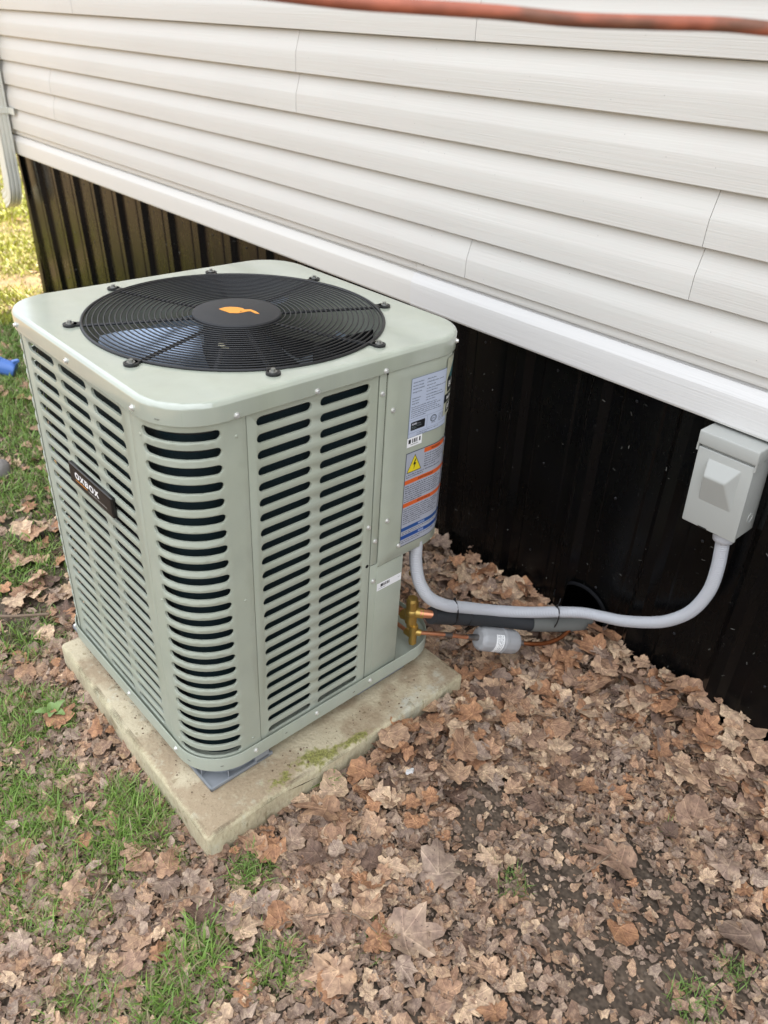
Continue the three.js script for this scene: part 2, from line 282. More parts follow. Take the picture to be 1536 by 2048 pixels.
// downspout at the left end of the wall
{
  const d = wallThing('rain_downspout', 'pale ribbed rain downspout with a short elbow at the left end of the house wall', 'downspout', -3.55, 0.3, -0.985);
  const fl = (pts) => {                                     // fluted rectangular pipe swept along points [t, y, n]
    const prof = []; const a = 0.042, b = 0.030; const K = 12;
    const side = (x0, y0, x1, y1, nx, ny) => { for (let k = 0; k < K; k++) { const f = k / K, g = (Math.abs(((f * 3) % 1) - 0.5) < 0.18 ? -0.0035 : 0); prof.push([mix(x0, x1, f) + nx * g, mix(y0, y1, f) + ny * g]); } };
    side(-a, b, a, b, 0, 1); side(a, b, a, -b, 1, 0); side(a, -b, -a, -b, 0, -1); side(-a, -b, -a, b, -1, 0);
    const P = [], I = [], n = prof.length;
    pts.forEach(([t, y, nn], i) => { const A = pts[Math.max(0, i - 1)], B = pts[Math.min(pts.length - 1, i + 1)]; const dy = B[1] - A[1], dn = B[2] - A[2], L = Math.hypot(dy, dn) || 1; const uy = dn / L, un = -dy / L; for (const [p, q] of prof) { const dt = B[0] - A[0], LL = Math.hypot(dt, dy, dn) || 1; if (Math.abs(dt) > 1e-6) P.push(t + p * (-dy / LL), y + p * (dt / LL), nn + q); else P.push(t + p, y + uy * q, nn + un * q); } });
    for (let i = 0; i + 1 < pts.length; i++) for (let k = 0; k < n; k++) { const a0 = i * n + k, a1 = i * n + (k + 1) % n; I.push(a0, a0 + n, a1, a1, a0 + n, a1 + n); }
    const g = new THREE.BufferGeometry(); g.setAttribute('position', new THREE.Float32BufferAttribute(P, 3)); g.setIndex(I); setUV(g, (x, y, z) => [x, y]); g.computeVertexNormals(); return creased(g, 24);
  };
  const m = phys({ color: 0xd6d6cc, roughness: 0.5, side: THREE.DoubleSide });
  const X = -3.575;
  wm('pipe', fl([[X, 3.1, -0.985], [X, 1.2, -0.985], [X, 0.45, -0.985]]), m, d);
  const el = []; for (let k = 0; k <= 10; k++) { const a = k / 10 * 1.15; el.push([X - 0.075 * (1 - Math.cos(a)), 0.452 - 0.075 * Math.sin(a) + (k === 0 ? 0.02 : 0), -0.983]); }
  const last = el[el.length - 1]; el.push([last[0] - 0.05, last[1] - 0.022, last[2]]);
  wm('elbow', fl(el).scale(1, 1, 1), m, d);
  wm('strap', [box(0.094, 0.03, 0.07, X, 0.80, -0.985, 0.003), box(0.2, 0.03, 0.004, X + 0.02, 0.80, -1.018, 0.001)], m, d);
}

// ---------------------------------------------------------------- concrete pad
{
  const cx = (PAD.x0 + PAD.x1) / 2, cn = (PAD.n0 + PAD.n1) / 2, W = PAD.x1 - PAD.x0, D = PAD.n1 - PAD.n0, H = 0.16;
  let g = new RoundedBoxGeometry(W, H, D, 4, 0.010);
  g = new TessellateModifier(0.02, 6).modify(g.toNonIndexed()); g = mergeVertices((g.deleteAttribute('normal'), g.deleteAttribute('uv'), g), 1e-5);
  const p = g.attributes.position;
  for (let i = 0; i < p.count; i++) {
    const x = p.getX(i), y = p.getY(i), z = p.getZ(i), e = Math.max(Math.abs(x) / W, Math.abs(z) / D) * 2;
    const nn = (fbm(x * 25 + 3, z * 25 + y * 25, 101, 3) - 0.5), c = (fbm(x * 9 + 1, z * 9 + y * 6, 104, 3) - 0.5);
    const w = smooth(0.93, 1, e);
    p.setXYZ(i, x * (1 + (c * 0.012 + nn * 0.006) * w), y + (y > 0 ? -w * Math.max(0, nn) * 0.012 + c * 0.003 : 0), z * (1 + (c * 0.012 + nn * 0.006) * w));
  }
  g.computeVertexNormals();
  g = creased(g, 40);
  setUV(g, (x, y, z) => [(x + W / 2 + (y - H / 2) * 0.0) / W * 0.8 + 0.1 + (Math.abs(x) > W / 2 - 0.004 ? Math.sign(x) * (H / 2 - y) * 0.5 : 0), (z + D / 2) / D * 0.8 + 0.1 + (Math.abs(z) > D / 2 - 0.006 ? Math.sign(z) * (H / 2 - y) * 0.5 : 0)]);
  const tex = dataTex(1024, 1024, (u, v) => {
    const x = (u - 0.1) / 0.8 * W + PAD.x0, n = (v - 0.1) / 0.8 * D + PAD.n0;
    const f = fbm(u * 7, v * 7, 111, 5), f2 = fbm(u * 26, v * 26, 115, 4), gr = vnoise(u * 420, v * 420, 119), gr2 = vnoise(u * 160, v * 160, 120);
    let c = [0.74, 0.69, 0.58];
    const mud = smooth(0.46, 0.66, f * 0.75 + f2 * 0.35), mm = mud * 0.7; c = [mix(c[0], 0.58, mm), mix(c[1], 0.50, mm), mix(c[2], 0.40, mm)];
    const dEdge = Math.min(x - PAD.x0, PAD.x1 - x, n - PAD.n0, PAD.n1 - n);
    const side = x < PAD.x0 + 0.002 || x > PAD.x1 - 0.002 || n < PAD.n0 + 0.002 || n > PAD.n1 - 0.002 ? 1 : 0;
    const worn = smooth(0.40, 0.95, f2 * 0.45 + gr2 * 0.22 + gr * 0.1 + 0.32 * smooth(0.016, 0.0, dEdge) + 0.12 * side); c = [mix(c[0], 0.80, worn * 0.8), mix(c[1], 0.765, worn * 0.8), mix(c[2], 0.63, worn * 0.8)];
    const lime = smooth(0.5, 0.9, f2 * 0.7 + gr2 * 0.15 + 0.4 * Math.exp(-(Math.pow((x - 0.07) / 0.04, 2) + Math.pow((n + 0.5) / 0.1, 2)))); c = [mix(c[0], 0.8, lime * 0.6), mix(c[1], 0.82, lime * 0.6), mix(c[2], 0.78, lime * 0.6)];
    const q = 1.15 * Math.exp(-(Math.pow((x - 0.064) / 0.026, 2) + Math.pow((n + 0.225) / 0.065, 2))) + 1.0 * Math.exp(-(Math.pow((x - 0.076) / 0.014, 2) + Math.pow((n + 0.34) / 0.045, 2))) + 0.55 * Math.exp(-(Math.pow((x - 0.06) / 0.02, 2) + Math.pow((n + 0.13) / 0.04, 2)));
    const moss = smooth(0.36, 0.78, q * 0.8 + (f2 - 0.5) * 0.9 + (gr2 - 0.5) * 0.4 - 0.02); const mg = 0.8 + 0.5 * gr; c = [mix(c[0], 0.45 * mg, moss * 0.85), mix(c[1], 0.445 * mg, moss * 0.85), mix(c[2], 0.22 * mg, moss * 0.85)];
    const grit = gr > 0.9 ? -0.12 : gr < 0.08 ? 0.06 : (gr - 0.5) * 0.05; const spot = vnoise(u * 60, v * 60, 131) > 0.93 ? -0.1 : 0;
    return [c[0] + grit + spot, c[1] + grit + spot, c[2] + grit + spot];
  }, true);
  const bump = dataTex(512, 512, (u, v) => 0.6 * fbm(u * 40, v * 40, 141, 4) + 0.4 * vnoise(u * 200, v * 200, 145));
  const pad = thing('concrete_pad', 'stained beige concrete slab with a strip of green moss, under the condenser', 'concrete pad', w2w(cx, PAD.top - H, cn), -PSI);
  mesh('slab', g, std({ map: tex, bumpMap: bump, bumpScale: 0.003, roughness: 0.92 }), pad, [0, H / 2, 0]);
  // crumbs of soil and leaf on the slab
  const r = rng(900), crumbs = [];
  for (let k = 0; k < 150; k++) { const s = 0.0006 + r() * r() * 0.0022; const c = new THREE.DodecahedronGeometry(s, 0); c.scale(1, 0.5, 1.4); c.rotateY(r() * 6); const front = r() < 0.5; const x = front ? mix(-0.55, 0.02, r()) : mix(0.012, 0.075, r()), n = front ? mix(0.004, 0.03, r() * r()) : mix(-0.55, -0.12, r()); c.translate(x - cx, H + s * 0.3, n - cn); crumbs.push(c); }
  mesh('dirt_crumbs', crumbs, std({ color: 0x6b5845, roughness: 1 }), pad).userData.kind = 'stuff';
}

// ---------------------------------------------------------------- the condenser unit
const W = 0.645, D = 0.660, RC = 0.092, LF = W - 2 * RC, LR = D - 2 * RC, ARC = Math.PI * RC / 2;
const S = { front: (x) => x + W - RC, right: (z) => LF + ARC + (-RC - z), back: (x) => LF + 2 * ARC + LR + (-RC - x), left: (z) => 2 * LF + 3 * ARC + LR + (z + D - RC) };
const PER = 2 * LF + 2 * LR + 4 * ARC;
function path(s, off) {
  s = ((s % PER) + PER) % PER; let x, z, a;
  const arc = (cx, cz, a0, q) => { a = a0 - q / RC; return [cx + (RC + off) * Math.cos(a), cz + (RC + off) * Math.sin(a), Math.cos(a), Math.sin(a)]; };
  if (s < LF) return [-W + RC + s, off, 0, 1]; s -= LF;
  if (s < ARC) return arc(-RC, -RC, Math.PI / 2, s); s -= ARC;
  if (s < LR) return [off, -RC - s, 1, 0]; s -= LR;
  if (s < ARC) return arc(-RC, -D + RC, 0, s); s -= ARC;
  if (s < LF) return [-RC - s, -D - off, 0, -1]; s -= LF;
  if (s < ARC) return arc(-W + RC, -D + RC, -Math.PI / 2, s); s -= ARC;
  if (s < LR) return [-W - off, -D + RC + s, -1, 0]; s -= LR;
  return arc(-W + RC, -RC, Math.PI, s);
}
function bend(g, y0 = 0, tess = 0) {                        // (s, y, offset) -> space round the cabinet
  if (tess) g = new TessellateModifier(tess, 8).modify(g.index ? g.toNonIndexed() : g);
  const p = g.attributes.position; const flipped = [];
  for (let i = 0; i < p.count; i++) { const s = p.getX(i), y = p.getY(i), o = p.getZ(i), q = path(s, o); p.setXYZ(i, q[0], y + y0, q[1]); }
  return g;
}
const unit = thing('condenser_unit', 'sage beige outdoor air conditioner with louvred sides and a round fan grille on top', 'air conditioner', [0, -0.078, 0]);
const um = (name, geo, mat, parent = unit) => mesh(name, geo, mat, parent, parent === unit ? [0, 0.078, 0] : undefined);
const PITCH = 0.0305;
function slot(s0, s1, yc, h) { const r = h / 2, q = new THREE.Path(); const N = 7; const pts = []; for (let k = 0; k <= N; k++) { const a = -Math.PI / 2 + Math.PI * k / N; pts.push(new THREE.Vector2(s1 - r + r * Math.cos(a), yc + r * Math.sin(a))); } for (let k = 0; k <= N; k++) { const a = Math.PI / 2 + Math.PI * k / N; pts.push(new THREE.Vector2(s0 + r + r * Math.cos(a), yc + r * Math.sin(a))); } q.setFromPoints(pts.reverse()); return q; }
function louvre(s0, s1, y0, y1, cols, curved, off = 0, thick = 0.0054) {
  const sh = new THREE.Shape([new THREE.Vector2(s0, y0), new THREE.Vector2(s1, y0), new THREE.Vector2(s1, y1), new THREE.Vector2(s0, y1)]);
  for (const [a, b] of cols) for (let k = 0; k < 24; k++) sh.holes.push(slot(a, b, k * PITCH, 0.0192));
  let g = new THREE.ExtrudeGeometry(sh, { depth: thick - 0.0022, bevelEnabled: true, bevelThickness: 0.0011, bevelSize: 0.0011, bevelOffset: -0.0011 * 0, bevelSegments: 2, curveSegments: 8 });
  g.translate(0, 0, -thick + 0.0011 + off); g.deleteAttribute('uv');
  g = bend(g, 0, curved ? 0.014 : 0);
  g = mergeVertices((g.deleteAttribute('normal'), g), 1e-5); g.computeVertexNormals();
  return setUV(creased(g, 35), (x, y, z) => [(x + z) * 4, y * 4]);
}
const YB = -0.030, YT = 0.726;
const LP = { b: 0.0017 };
um('louvre_panel', louvre(S.front(-0.558) + LP.b, S.front(-0.1246) - LP.b, YB, YT, [[-0.5295, -0.4140], [-0.3965, -0.2842], [-0.2650, -0.1537]].map(([a, b]) => [S.front(a), S.front(b)]), false), M.paint).userData.label = 'front louvred panel with three columns of slots';
um('corner_louvre_panel', louvre(S.front(-0.1246) + LP.b, S.right(-0.1315) - LP.b, YB, YT, [[S.front(-0.0905) + 0.002, S.right(-0.0905) - 0.004]], true, 0.0012), M.paint).userData.label = 'rounded corner panel with one column of slots';
um('louvre_panel', louvre(S.right(-0.1315) + LP.b, S.right(-0.4135) - LP.b, YB, YT, [[-0.1500, -0.2630], [-0.2795, -0.3937]].map(([a, b]) => [S.right(a), S.right(b)]), false), M.paint).userData.label = 'side louvred panel with two columns of slots';
um('corner_louvre_panel', louvre(S.left(-0.128) + LP.b, PER + S.front(-0.558) - LP.b, YB, YT, [[S.left(-0.0905) + 0.004, PER + S.front(-W + 0.0905) - 0.002]], true, 0.0012), M.paint);
um('louvre_panel', louvre(S.left(-0.53) + LP.b, S.left(-0.128) - LP.b, YB, YT, [[-0.50, -0.395], [-0.370, -0.275], [-0.25, -0.155]].map(([a, b]) => [S.left(a), S.left(b)]), false), M.paint);
function plate(s0, s1, y0, y1, off, thick, mat, name, curved = true) {
  const sh = new THREE.Shape([new THREE.Vector2(s0, y0), new THREE.Vector2(s1, y0), new THREE.Vector2(s1, y1), new THREE.Vector2(s0, y1)]);
  let g = new THREE.ExtrudeGeometry(sh, { depth: thick - 0.0012, bevelEnabled: true, bevelThickness: 0.0006, bevelSize: 0.0006, bevelOffset: -0.0006, bevelSegments: 2 });
  g.translate(0, 0, off - thick + 0.0006); g.deleteAttribute('uv'); g = bend(g, 0, curved ? 0.016 : 0);
  g = mergeVertices((g.deleteAttribute('normal'), g), 1e-5); g = creased(g, 35); setUV(g, (x, y, z) => [(x + z) * 4, y * 4]);
  return um(name, g, mat);
}
plate(S.right(-0.4155), S.right(-0.4325), 0.3005, YT, 0.0002, 0.004, M.paint, 'corner_post', false);
plate(S.right(-0.4345), S.back(-0.30), 0.290, YT, 0.0022, 0.004, M.paint, 'control_cover').userData.label = 'plain wrapped control cover carrying the rating and warning labels';
plate(S.right(-0.4155), S.right(-0.5115), YB, 0.2975, -0.0004, 0.004, M.paint, 'service_panel', false).userData.label = 'plain lower panel beside the service valves';
plate(S.right(-0.4335), S.right(-0.5095), YB + 0.012, 0.2875, 0.0008, 0.0014, M.paint, 'service_panel_face', false);
plate(S.back(-0.20), S.left(-0.53), YB, YT, -0.001, 0.004, M.paint, 'rear_panel');
// recessed valve plate across the cut corner
{
  const a = [-0.006, -0.515], b = [-0.20, -0.652]; const dx = b[0] - a[0], dz = b[1] - a[1], L = Math.hypot(dx, dz);
  const g = box(L, 0.33, 0.003, 0, 0.13, 0); g.rotateY(-Math.atan2(dz, dx)); g.translate((a[0] + b[0]) / 2 - 0.035, 0, (a[1] + b[1]) / 2 + 0.03); um('valve_plate', g, M.paint);
}
// coil behind the louvres
{
  const P = [], I = [], U = []; const N = 120, s0 = S.back(-0.45), s1 = PER + S.right(-0.43);
  for (let k = 0; k <= N; k++) { const s = mix(s0, s1, k / N), q = path(s, -0.026); for (const y of [-0.03, 0.72]) { P.push(q[0], y, q[1]); U.push(s / 0.032, y / 0.032); } }
  for (let k = 0; k < N; k++) { const a = 2 * k; I.push(a, a + 2, a + 1, a + 1, a + 2, a + 3); }
  const g = new THREE.BufferGeometry(); g.setAttribute('position', new THREE.Float32BufferAttribute(P, 3)); g.setAttribute('uv', new THREE.Float32BufferAttribute(U, 2)); g.setIndex(I); g.computeVertexNormals();
  const coil = um('coil', g, M.coil); M.coil.side = THREE.DoubleSide;
  // refrigerant tubes and guard wires that show as a faint gleam in the corner slots
  const tubes = []; for (let k = 0; k < 24; k++) { const pts = []; for (let i = 0; i <= 60; i++) { const q = path(mix(S.front(-0.6), S.right(-0.42), i / 60), -0.0225); pts.push([q[0], k * PITCH - 0.004, q[1]]); } tubes.push(tube(pts, 0.0022, 60, 6)); }
  um('coil_tube', tubes, M.black);
}
// partition that closes the electrical compartment
um('partition', [box(0.004, 0.74, 0.22, -0.21, 0.34, -0.54), box(0.2, 0.74, 0.004, -0.105, 0.34, -0.4285)], M.dark);
// sweep of a closed profile [offset, y] round the cabinet
function sweep(prof, N = 160) {
  const P = [], I = []; const n = prof.length; const ss = [];
  const key = [0, LF, LF + ARC, LF + ARC + LR, LF + 2 * ARC + LR, 2 * LF + 2 * ARC + LR, 2 * LF + 3 * ARC + LR, 2 * LF + 3 * ARC + 2 * LR];
  for (let k = 0; k < 8; k++) { const a = key[k], b = k < 7 ? key[k + 1] : PER, m = k % 2 ? 14 : 4; for (let i = 0; i < m; i++) ss.push(mix(a, b, i / m)); }
  ss.forEach((s) => { for (const [o, y] of prof) { const q = path(s, o); P.push(q[0], y, q[1]); } });
  const T = ss.length;
  for (let i = 0; i < T; i++) for (let k = 0; k + 1 < n; k++) { const a = i * n + k, b = ((i + 1) % T) * n + k; I.push(a, b, a + 1, a + 1, b, b + 1); }
  const g = new THREE.BufferGeometry(); g.setAttribute('position', new THREE.Float32BufferAttribute(P, 3)); g.setIndex(I); g.computeVertexNormals(); return setUV(creased(g, 30), (x, y, z) => [x * 4, z * 4]);
}
const outline = (off, N = 14) => { const pts = []; const key = [0, LF, LF + ARC, LF + ARC + LR, LF + 2 * ARC + LR, 2 * LF + 2 * ARC + LR, 2 * LF + 3 * ARC + LR, 2 * LF + 3 * ARC + 2 * LR]; for (let k = 0; k < 8; k++) { const a = key[k], b = k < 7 ? key[k + 1] : PER, m = k % 2 ? 14 : 1; for (let i = 0; i < m; i++) { const q = path(mix(a, b, i / m), off); pts.push(new THREE.Vector2(q[0], -q[1])); } } return pts; };
const FC = [-0.316, -0.327], TOPY = 0.757;
{
  const prof = []; prof.push([0.0012, 0.7215], [0.0052, 0.7215], [0.0058, 0.7225], [0.0058, 0.7485]);
  for (let k = 1; k <= 6; k++) { const a = k / 6 * Math.PI / 2; prof.push([0.0058 - 0.0085 * (1 - Math.cos(a)), 0.7485 + 0.0085 * Math.sin(a)]); }
  const sh = new THREE.Shape(outline(-0.0027)); const hole = new THREE.Path(); hole.absarc(FC[0], -FC[1], 0.2845, 0, Math.PI * 2, false); sh.holes.push(hole);
  let top = new THREE.ShapeGeometry(sh, 72); top.rotateX(-Math.PI / 2); top.translate(0, TOPY, 0); setUV(top, (x, y, z) => [x * 4, z * 4]);
  um('top_cover', merge([sweep(prof), top]), M.paintTop).userData.label = 'smooth pale top cover with rolled edges';
  // orifice
  const lip = new THREE.LatheGeometry([[0.2845, 0.757], [0.2815, 0.7545], [0.2805, 0.74], [0.2815, 0.66], [0.288, 0.62]].map((q) => new THREE.Vector2(...q)), 96); lip.translate(FC[0], 0, FC[1]);
  um('fan_shroud', lip, std({ color: 0x8b8d80, roughness: 0.45, side: THREE.DoubleSide }));
}
// base pan
um('base_pan', merge([sweep([[-0.004, -0.046], [0.0062, -0.046], [0.0074, -0.0445], [0.0078, -0.012], [0.0070, -0.0095], [0.0054, -0.0095], [0.0050, -0.012], [0.0046, -0.026], [-0.01, -0.027]]), (() => { const g = new THREE.ShapeGeometry(new THREE.Shape(outline(-0.002)), 8); g.rotateX(-Math.PI / 2); g.translate(0, -0.0265, 0); return setUV(g, (x, y, z) => [x * 4, z * 4]); })(), (() => { const g = new THREE.ShapeGeometry(new THREE.Shape(outline(0.004)), 8); g.rotateX(Math.PI / 2); g.translate(0, -0.045, 0); g.scale(1, 1, -1); g.index.array.reverse(); g.computeVertexNormals(); return setUV(g, (x, y, z) => [x * 4, z * 4]); })()]), M.paint);
// fan grille: rings welded to eight spokes
{
  const rings = []; const NR = 19;
  const grille = um('fan_grille', new THREE.TorusGeometry(0.2835, 0.0032, 8, 120).rotateX(Math.PI / 2).translate(FC[0], 0.7585, FC[1]), M.black);
  for (let k = 0; k < NR; k++) { const r = mix(0.0925, 0.2745, k / (NR - 1)); const g = new THREE.TorusGeometry(r, 0.0014, 6, 110).rotateX(Math.PI / 2); g.translate(FC[0], 0.7605 + 0.0016 * Math.sin((0.2835 - r) / 0.19 * Math.PI / 2), FC[1]); mesh('grille_ring', g, M.black, grille); }
  for (let k = 0; k < 8; k++) {
    const a = (112.5 - 45 * k) * Math.PI / 180, c = Math.cos(a), s = Math.sin(a), P = (r, y, q = 0) => [FC[0] + r * c - q * s, y, FC[1] + r * s + q * c];
    const g = [between(P(0.082, 0.7572, 0.0022), P(0.290, 0.7560, 0.0022), 0.0020), between(P(0.082, 0.7572, -0.0022), P(0.290, 0.7560, -0.0022), 0.0020)];
    const lug = new THREE.CylinderGeometry(0.0125, 0.0125, 0.004, 20); lug.scale(1, 1, 1); lug.translate(...P(0.3025, 0.7594)); g.push(lug);
    const lb = new THREE.BoxGeometry(0.020, 0.004, 0.016); lb.rotateY(-a); lb.translate(...P(0.292, 0.7594)); g.push(lb);
    mesh('grille_spoke', g, M.black, grille);
    const bolt = [new THREE.CylinderGeometry(0.0068, 0.0070, 0.0014, 20).translate(...P(0.3025, 0.7622)), new THREE.CylinderGeometry(0.0040, 0.0040, 0.0045, 6).translate(...P(0.3025, 0.7648))];
    um('bolt', bolt, M.bolt);
  }
  const hub = new THREE.LatheGeometry([[0, 0.7665], [0.080, 0.7665], [0.0835, 0.7655], [0.085, 0.763], [0.085, 0.7585], [0.082, 0.756], [0.0, 0.756]].map((q) => new THREE.Vector2(...q)), 72); hub.translate(FC[0], 0, FC[1]);
  const cap = um('hub_cap', creased(hub, 30), M.blackMatt);
  // horned animal-head emblem, flat orange plate
  const E = [[-0.046, 0.004], [-0.036, 0.016], [-0.022, 0.022], [-0.004, 0.0225], [0.010, 0.018], [0.016, 0.011], [0.031, 0.014], [0.047, 0.003], [0.058, -0.010], [0.047, -0.0085], [0.033, 0.003], [0.026, 0.001], [0.018, -0.006], [0.006, -0.014], [-0.014, -0.016], [-0.026, -0.008], [-0.036, -0.003]];
  const sh = new THREE.Shape(E.map(([x, y]) => new THREE.Vector2(x * 0.78, y * 0.95))); const h = new THREE.Path(); h.setFromPoints([[0.006, 0.0], [0.015, 0.002], [0.010, -0.006]].map(([x, y]) => new THREE.Vector2(x * 0.78, y * 0.95))); sh.holes.push(h);
  const g = new THREE.ExtrudeGeometry(sh, { depth: 0.0008, bevelEnabled: false }); g.rotateX(-Math.PI / 2); g.rotateY(0.78); g.translate(FC[0], 0.7664, FC[1]);
  mesh('emblem', g, M.orange, cap).userData.label = 'orange horned head emblem';
}
// fan and motor
{
  const blades = [];
  for (let b = 0; b < 3; b++) {
    const c0 = (88 - 120 * b) * Math.PI / 180, P = [], I = [], nu = 12, nv = 22;
    for (let i = 0; i <= nu; i++) for (let j = 0; j <= nv; j++) {
      const u = i / nu, v = j / nv; const r = mix(0.075, 0.268 - 0.012 * Math.pow(Math.abs(v - 0.5) * 2, 3), u); const w = mix(0.42, 0.80, Math.sin(u * 1.35)); const sweepBack = 0.25 * u * u;
      const a = c0 + (v - 0.5) * 2 * w - sweepBack; P.push(FC[0] + r * Math.cos(a), 0.700 + (v - 0.5) * mix(0.085, 0.05, u) - 0.02 * Math.sin(v * Math.PI), FC[1] + r * Math.sin(a));
    }
    for (let i = 0; i < nu; i++) for (let j = 0; j < nv; j++) { const a = i * (nv + 1) + j; I.push(a, a + 1, a + nv + 1, a + 1, a + nv + 2, a + nv + 1); }
    const g = new THREE.BufferGeometry(); g.setAttribute('position', new THREE.Float32BufferAttribute(P, 3)); g.setIndex(I); setUV(g, (x, y, z) => [x, z]); g.computeVertexNormals();
    const m = um('fan_blade', g, M.alu); M.alu.side = THREE.DoubleSide;
  }
  um('fan_motor', [cyl(0.066, 0.066, 0.11, FC[0], 0.698, FC[1], 40), cyl(0.072, 0.06, 0.02, FC[0], 0.635, FC[1], 40)], M.black);
  const conn = tube([[-0.245, 0.735, -0.255], [-0.225, 0.738, -0.235], [-0.205, 0.728, -0.215], [-0.19, 0.70, -0.19], [-0.17, 0.64, -0.15]], 0.006, 40, 8); um('motor_lead', conn, M.black);
  const ringg = new THREE.TorusGeometry(0.010, 0.003, 8, 20, 4).rotateX(1.2).translate(-0.222, 0.742, -0.238); um('lead_clip', ringg, std({ color: 0xd8cfae, roughness: 0.5 }));
  um('compressor', [cyl(0.085, 0.085, 0.26, -0.34, 0.10, -0.36, 32), new THREE.SphereGeometry(0.085, 24, 12).scale(1, 0.5, 1).translate(-0.34, 0.23, -0.36)], M.black);
}
// screws
{
  const head = (g) => g;
  function screw(pos, nrm) {
    const g = merge([new THREE.CylinderGeometry(0.0052, 0.0052, 0.0012, 14).translate(0, 0.0006, 0), new THREE.CylinderGeometry(0.0034, 0.0038, 0.0032, 6).translate(0, 0.0028, 0)]);
    g.applyQuaternion(new THREE.Quaternion().setFromUnitVectors(new THREE.Vector3(0, 1, 0), new THREE.Vector3(...nrm))); g.translate(...pos); um('screw', g, M.zinc);
  }
  const at = (s, y, off) => { const q = path(s, off); screw([q[0], y, q[1]], [q[2], 0, q[3]]); };
  for (const z of [-0.112, -0.269, -0.424]) at(S.right(z), 0.7275, 0.0058);
  for (const x of [-0.099, -0.335, -0.558]) at(S.front(x), 0.7335, 0.0058);
  at(S.right(-0.56) + 0.07, 0.735, 0.0058); at(S.back(-0.16), 0.735, 0.0058);
  at(S.right(-0.423), 0.682, 0.0004); at(S.right(-0.450), 0.643, 0.0024); at(S.right(-0.453), 0.398, 0.0024); at(S.right(-0.424), 0.359, 0.0004); at(S.right(-0.4045), 0.400, 0.0002); at(S.right(-0.425), 0.257, 0.0002);
  at(S.right(-0.490), 0.322, 0.0034);
  for (const z of [-0.426, -0.271, -0.113]) at(S.right(z), -0.0235, 0.0078);
  for (const x of [-0.10, -0.30, -0.585]) at(S.front(x), -0.0235, 0.0078);
  const rivet = (s, y) => { const q = path(s, 0.0012); const g = new THREE.SphereGeometry(0.0032, 10, 6).scale(1, 1, 0.45); g.lookAt(new THREE.Vector3(q[2], 0, q[3])); g.translate(q[0], y, q[1]); um('rivet', g, M.paint); };
  for (const y of [0.690, 0.363, 0.008]) { rivet(S.right(-0.112), y); rivet(S.front(-0.093), y); }
  // small holes punched in lip and base
  const dent = (s, y, off, w = 0.006) => { const q = path(s, off); const g = new THREE.CapsuleGeometry(0.0016, w, 3, 8).rotateZ(Math.PI / 2); g.lookAt(new THREE.Vector3(q[2], 0, q[3])); g.scale(1, 1, 1); g.translate(q[0], y, q[1]); um('slot_hole', g, std({ color: 0x77786c, roughness: 0.6 })); };
  dent(S.front(-0.092) + 0.045, 0.731, 0.0050); dent(S.right(-0.19), -0.028, 0.007, 0.003); dent(S.right(-0.378), -0.03, 0.007, 0.004); dent(LF + 0.03, -0.028, 0.007, 0.005); dent(LF + 0.095, -0.030, 0.007, 0.004);
  const q = path(S.right(-0.4065), -0.0005); const g = new THREE.CylinderGeometry(0.0042, 0.0042, 0.0012, 16).rotateZ(Math.PI / 2).translate(q[0], 0.303, q[1]); um('punched_hole', g, M.dark);
  const n = box(0.003, 0.006, 0.004, 0.0005, 0.719, -0.4345); um('notch', n, M.dark);
}
// badge on the front
{
  const X0 = -0.413, X1 = -0.2325, Y0 = 0.4635, Y1 = 0.507, w = X1 - X0, h = Y1 - Y0, off = 0.0065;
  const b = um('badge', new RoundedBoxGeometry(w, h, 0.009, 3, 0.003).translate((X0 + X1) / 2, (Y0 + Y1) / 2, 0.0045 - 0.001 + 0.0), phys({ color: 0x1d1b19, roughness: 0.3 }));
  const t = canvasTex(1024, 240, (c, W2, H2) => {
    c.fillStyle = '#1d1b19'; c.fillRect(0, 0, W2, H2); c.fillStyle = '#f1efec'; c.font = 'bold 128px sans-serif'; c.textBaseline = 'alphabetic';
    const word = 'OXBOX'; let x = 130; for (const ch of word) { c.save(); c.translate(x, 142); c.scale(1.32, 1); c.fillText(ch, 0, 0); c.lineWidth = 5; c.strokeStyle = '#f1efec'; c.strokeText(ch, 0, 0); c.restore(); x += c.measureText(ch).width * 1.32 + 6; }
    c.fillStyle = '#d98a33'; c.fillRect(135, 164, 300, 17); c.fillStyle = '#b8b3ac'; c.font = '30px sans-serif'; for (let k = 0; k < 30; k++) c.fillRect(470 + k * 15, 172 + (k % 3) * 2, 8, 16 - (k % 3) * 2);
  });
  const f = new THREE.PlaneGeometry(w - 0.008, h - 0.008); f.translate((X0 + X1) / 2, (Y0 + Y1) / 2, 0.0081 + 0.0003); mesh('badge_print', f, phys({ map: t, roughness: 0.35 }), b);
}
// labels: thin sheets wrapped on the cover
function label(name, s0, s1, y0, y1, off, tex, lbl) {
  const g = new THREE.PlaneGeometry(s1 - s0, y1 - y0, 24, 1); g.translate((s0 + s1) / 2, (y0 + y1) / 2, 0); const p = g.attributes.position; for (let i = 0; i < p.count; i++) p.setZ(i, off); bend(g); g.computeVertexNormals();
  const m = um(name, g, phys({ map: tex, roughness: 0.45 })); m.userData.label = lbl; return m;
}
const textLines = (c, x, y, w, n, dy, size, col, seed) => { const r = rng(seed); c.fillStyle = col; for (let k = 0; k < n; k++) { let X = x; const end = x + w * (k === n - 1 ? 0.45 : 0.82 + r() * 0.18); while (X < end) { const L = size * (0.8 + r() * 2.6); for (let q = 0; q < L; q += size * 0.42) { const hh = size * (0.42 + (r() < 0.25 ? 0.3 : 0)); c.fillRect(X + q, y + k * dy - hh, size * 0.27, hh); } X += L + size * 0.5; } } };
